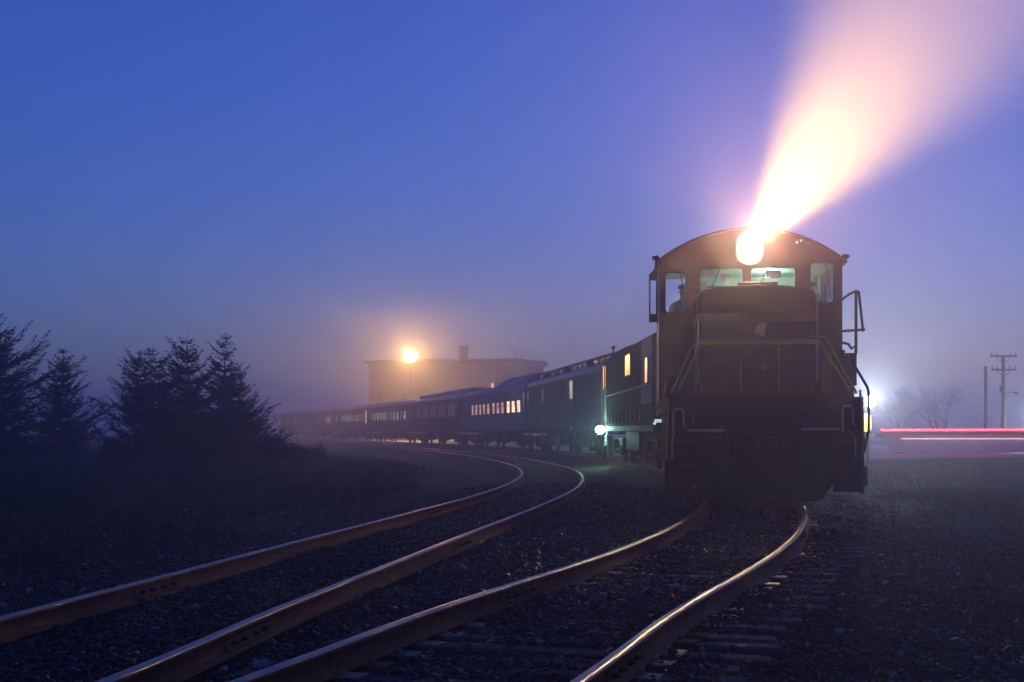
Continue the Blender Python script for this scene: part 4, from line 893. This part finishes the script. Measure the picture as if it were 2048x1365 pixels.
# station lamp on its pole
SP = at(821, 709, 205)
lp = thing('station_lamp', 'bright orange sodium lamp on a tall thin pole in front of the depot', 'lamp post', (SP.x, SP.y, -.15))
mb = MB(); mb.tube([(0, .5, 0), (0, .5, SP.z - .2), (0, .5, SP.z + .85), (0, 0, SP.z + .92)], [.07, .045, .035, .03]); mb.lathe([(.16, 0), (.16, .5), (.1, .6)], (0, .5, 0), 'z', 12); mb.build('pole', M['dark'], lp)
mb = MB(); mb.lathe([(.1, .86), (.3, .8), (.36, .66), (.34, .6)], (0, 0, SP.z), 'z', 18); mb.build('lamp_shade', M['dark'], lp)
mb = MB(); mb.lathe([(.2, .62), (.62, .42), (.82, .05), (.82, -.2), (.62, -.6), (.2, -.82)], (0, 0, SP.z), 'z', 18); mb.build('bulb', L['orange'], lp, smooth=True)  # bulb swollen so its shape imitates the bloom round the lamp
point('station_light', (SP.x, SP.y - 1.3, SP.z - .1), (1, .47, .12), PW['station'], .3)
# white floodlight on a short mast, half hidden by the leading locomotive
FP = at(1740, 804, 58)
fp = thing('floodlight', 'dazzling white floodlight on a short mast beside the steps of the leading locomotive', 'floodlight', (FP.x, FP.y, -.3))
mb = MB(); mb.tube([(0, .3, 0), (0, .3, FP.z + .5)], .05); mb.box(-.1, .1, .1, .35, FP.z + .25, FP.z + .35); mb.build('mast', M['dark'], fp)
mb = MB(); mb.prism([(-.13, FP.z + .17), (.13, FP.z + .17), (.13, FP.z + .43), (-.13, FP.z + .43)], -.06, .14); mb.build('housing', M['dark'], fp, bevel=.03)
mb = MB(); mb.lathe([(.2, -.065), (.19, -.09), (.13, -.12), (.04, -.135)], (0, 0, FP.z + .3), 'y', 24); mb.build('lens', L['white'], fp, smooth=True)
mb = MB(); mb.tube([(.05, .3, FP.z - .15), (.35, .25, FP.z - .10)], .03); mb.build('bracket', M['dark'], fp)
d = bpy.data.lights.new('flood_light', 'SPOT'); d.color = (.80, .90, 1); d.energy = PW['flood']; d.spot_size = R(120); d.spot_blend = 1; d.shadow_soft_size = .22
o = bpy.data.objects.new('flood_light', d); col.objects.link(o); o.location = (FP.x, FP.y - .35, FP.z); o.rotation_euler = Vector((-FP.x, -FP.y, FP.y * .75)).to_track_quat('-Z', 'Y').to_euler()
AP = at(1733, 850, 57.5)
am = thing('beacon', 'amber lamp low on a post just under the white floodlight', 'beacon', (AP.x, AP.y, -.3))
mb = MB(); mb.tube([(0, 0, 0), (0, 0, AP.z + .05)], .04); mb.box(-.14, .14, -.1, .1, AP.z - .02, AP.z + .06); mb.build('post', M['dark'], am)
mb = MB(); mb.lathe([(.10, .06), (.17, .14), (.18, .36), (.15, .62), (.06, .7)], (0, 0, AP.z), 'z', 16); mb.build('lens', L['amber'], am, smooth=True)
point('beacon_light', (AP.x, AP.y - .3, AP.z + .4), (1, .55, .1), PW['amber'], .15)
# street lamp at the picture edge
EP = at(2058, 838, 96)
ep = thing('street_lamp', 'bluish-white lamp at the picture edge past the utility poles', 'lamp post', (EP.x, EP.y, -.25))
mb = MB(); mb.tube([(0, .2, 0), (0, .2, EP.z + .5), (0, 0, EP.z + .55)], .05); mb.build('pole', M['dark'], ep)
mb = MB(); mb.lathe([(.1, .56), (.3, .42), (.3, .4)], (0, 0, EP.z), 'z', 16); mb.build('lamp_shade', M['dark'], ep)
mb = MB(); mb.lathe([(.1, .4), (.22, .28), (.2, .12), (.08, .05)], (0, 0, EP.z), 'z', 16); mb.build('bulb', L['white'], ep, smooth=True)
point('street_light', (EP.x, EP.y - .4, EP.z + .1), (.75, .88, 1), PW['edge'], .2)

# ------------------------------------------------------------------ utility poles
def pole(px, py, Y, r, label, arms):
    b = gpos(px, Y); top = CH + (HZ - py) / F * Y - b[2]
    t = thing('utility_pole', label, 'utility pole', b, 0, 'utility poles by the road')
    m = MB(); m.tube([(0, 0, 0), (.02, 0, top * .5), (0, 0, top)], [r * 1.25, r * 1.1, r], 10); m.build('pole', M['polewood'], t)
    for z, w in arms:
        zz = CH + (HZ - z) / F * Y - b[2]
        m = MB(); m.box(-w, w, -r - .07, -r + .02, zz - .05, zz + .05); a = m.build('crossarm', M['polewood'], t)
        for sd in (-1, 1):
            m = MB(); m.tube([(sd * w * .62, -r - .03, zz - .04), (sd * .03, -r - .02, zz - .5 * w - .05)], .018, 6); m.build('brace', M['polewood'], a)
        for x in (-w * .92, -w * .5, w * .5, w * .92):
            m = MB(); m.lathe([(.02, 0), (.05, .05), (.035, .09), (.05, .12), (.02, .17)], (x, -r - .02, zz + .05), 'z', 8); m.build('insulator', M['greypaint'], a)
    return t, b
pole(1971, 733, 93, .09, 'plain short utility pole without crossarms', ())
up, ub = pole(2006, 712, 95, .105, 'utility pole with two crossarms', ((713, .78), (740, .74)))
m = MB(); m.tube([(.1, 0, 3.7), (.6, -.1, 3.78), (.75, -.1, 3.78)], .025, 6); m.lathe([(.05, 0), (.13, -.08), (.1, -.14)], (.75, -.1, 3.8), 'z', 10); m.build('lamp_arm', M['dark'], up)
m = MB(); m.lathe([(.12, -.2), (.14, 0), (.12, .2)], (0, .25, 4.0), 'z', 12); m.build('transformer', M['dark'], up)
m = MB(); x0, y0 = ub[0], ub[1]
for zz, yy in ((ub[2] + 3.55, 0),):
    m.tube([(x0 + .1 + t * 30, y0 + t * 6, zz - .9 * math.sin(math.pi * t) * .4 + .05) for t in np.linspace(0, 1, 12)], .016, 5)
tag(m.build('overhead_cable', M['black']), 'thin cable running off the twin-crossarm pole towards the picture edge', 'cable')
b = gpos(1966, 89.5); rr = np.random.RandomState(4); n = 18; vs = [(0, 0, .42)]; fs = []
for ring in range(1, 5):
    for q in range(n):
        a = 2 * math.pi * q / n; rad = 1.5 * ring / 4 * (1 + .12 * rr.randn()); vs.append((rad * math.cos(a), rad * math.sin(a) * .8, max(-.05, .42 * (1 - (ring / 4)**1.4) + .03 * rr.randn())))
for q in range(n): fs.append((0, 1 + q, 1 + (q + 1) % n))
for ring in range(3):
    for q in range(n): fs.append((1 + ring * n + q, 1 + (ring + 1) * n + q, 1 + (ring + 1) * n + (q + 1) % n, 1 + ring * n + (q + 1) % n))
mb = MB(); mb.add(vs, fs); o = mb.build('soil_mound', M['mound'], smooth=True); o.location = b; tag(o, 'low dark mound of soil at the foot of the plain pole', 'mound')

# ------------------------------------------------------------------ added vehicle body whose lit strips stand in for a tail-light streak
TY = 88; tl = thing('streak_standin', 'made-up long pale body whose glowing red strip stands in for a tail-light streak', 'streak_standin', (at(1762, 861, TY).x, TY, -.22), R(-1.5))
TL = 13.6; z0 = .22
mb = MB(); mb.box(0, TL, 0, 2.4, 1.16, 1.30); mb.box(.05, TL, .6, .72, .95, 1.16); mb.box(.05, TL, 1.98, 2.1, .95, 1.16); mb.build('bed', mat('standin_bed', (.13, .05, .06), .5, 0, .3, 2), tl)
mb = MB(); mb.prism([(.5, .14), (TL - 1.2, .14), (TL - 1.2, 1.12), (.25, 1.12)], .50, .53); mb.build('haze_skirt', M['skirt'], tl)  # pale tone puts the glow of lit haze into the skirt colour
mb = MB(); mb.tube([(.02, -.03, 1.385), (4, -.03, 1.39), (8, -.03, 1.40), (TL, -.03, 1.40)], .034, 8); mb.build('red_streak_strip', L['red'], tl)  # glowing tube in place of a streak left by moving tail lights
mb = MB(); mb.box(0, TL, -.025, 0, 1.3, 1.46); mb.build('side_rail', mat('rail_red', (.25, .03, .04), .45, 0, .2, 3), tl)
mb = MB(); mb.tube([(1.2, .40, .90), (TL - 1.2, .40, .90)], .011, 6); mb.build('white_streak_strip', L['redwhite'], tl)
for x in (1.3, 2.5, TL - 2.2):
    m = MB()
    for y in (.62, 1.95):
        m.lathe([(.2, 0), (.44, 0), (.46, .04), (.46, .2), (.44, .24), (.2, .24)], (x, y, .46), 'y', 20)
    m.tube([(x, .7, .46), (x, 2.1, .46)], .06); m.build('wheel', M['black'], tl)

# ------------------------------------------------------------------ light from the lamps that are lit
hw_ = mw @ Vector((HX, CY0 - .2, HZ_))
for nm, size, e, cl in (('headlight_beam', 8.4, PW['beam'], (1, .52, .10)), ('headlight_fringe', 36, PW['wide'], (1, .40, .32)), ('headlight_spill', 158, PW['spill'], (1, .60, .30))):
    d = bpy.data.lights.new(nm, 'SPOT'); d.color = cl; d.energy = e; d.spot_size = R(size); d.spot_blend = 1.; d.shadow_soft_size = .12
    o = bpy.data.objects.new(nm, d); col.objects.link(o); o.location = hw_
    dr_ = (mw.to_3x3() @ Vector((BEAM[0], -1, BEAM[1] + (.10 if nm == 'headlight_fringe' else 0)))).normalized(); o.rotation_euler = dr_.to_track_quat('-Z', 'Y').to_euler()
point('headlight_glow', mw @ Vector((HX, CY0 - .2, HZ_)), (1, .40, .12), PW['hglow'], .08)
point('cab_light', mw @ Vector((.45, CY1 - 1.2, 3.86)), (.7, 1, .82), PW['cab'], .07)
m2 = Matrix.Translation(l2.location) @ Matrix.Rotation(l2.rotation_euler.z, 4, 'Z')
point('step_light', m2 @ Vector((-W - .52, SLY - .1, 1.15)), (.38, 1, .80), PW['teal'], .1)
# ------------------------------------------------------------------ fog
S_ = HAZE
mb = MB(); mb.box(-705, 705, -45, 1505, -1.6, S_['top']); hz = mb.build('haze', None or bpy.data.materials.new('haze_air'))
hm = hz.data.materials[0]; hm.use_nodes = True; nt = hm.node_tree; nt.nodes.clear()
out = nt.nodes.new('ShaderNodeOutputMaterial'); pv = nt.nodes.new('ShaderNodeVolumePrincipled')
pv.inputs['Color'].default_value = S_['color']; pv.inputs['Density'].default_value = S_['density']; pv.inputs['Anisotropy'].default_value = S_['g']
nt.links.new(pv.outputs[0], out.inputs['Volume']); tag(hz, kind='stuff'); hz.display_type = 'WIRE'
# ------------------------------------------------------------------ sky
w = bpy.data.worlds.new('World'); sc.world = w; w.use_nodes = True; nt = w.node_tree; bg = nt.nodes['Background']
sk = nt.nodes.new('ShaderNodeTexSky'); sk.sky_type = 'NISHITA'; sk.sun_disc = False; sk.sun_elevation = R(SKY['el']); sk.sun_rotation = R(SKY['rot']); sk.air_density = 1.; sk.dust_density = SKY['dust']; sk.ozone_density = SKY['oz']
mu = nt.nodes.new('ShaderNodeMix'); mu.data_type = 'RGBA'; mu.blend_type = 'MULTIPLY'; mu.inputs[0].default_value = 1; mu.inputs[7].default_value = SKY['tint']
nt.links.new(sk.outputs[0], mu.inputs[6]); nt.links.new(mu.outputs[2], bg.inputs['Color']); bg.inputs['Strength'].default_value = SKY['s']
# ------------------------------------------------------------------ camera and render settings
c = bpy.data.cameras.new('camera'); c.sensor_width = 36; c.lens = 36 * F / 2048; c.shift_y = (HZ - 682.5) / 2048; c.clip_end = 4000; c.clip_start = .05
o = bpy.data.objects.new('camera', c); col.objects.link(o); o.location = (0, 0, CH); o.rotation_euler = (R(90), 0, 0); sc.camera = o
sc.view_settings.view_transform = 'Standard'; sc.view_settings.look = 'None'; sc.view_settings.exposure = EXPO; sc.view_settings.gamma = 1
sc.render.engine = 'CYCLES'; cy = sc.cycles; cy.use_denoising = True; cy.denoiser = 'OPENIMAGEDENOISE'; cy.volume_bounces = 2; cy.max_bounces = 8; cy.diffuse_bounces = 3; cy.transparent_max_bounces = 12
cy.sample_clamp_indirect = 4; cy.caustics_reflective = False; cy.caustics_refractive = False
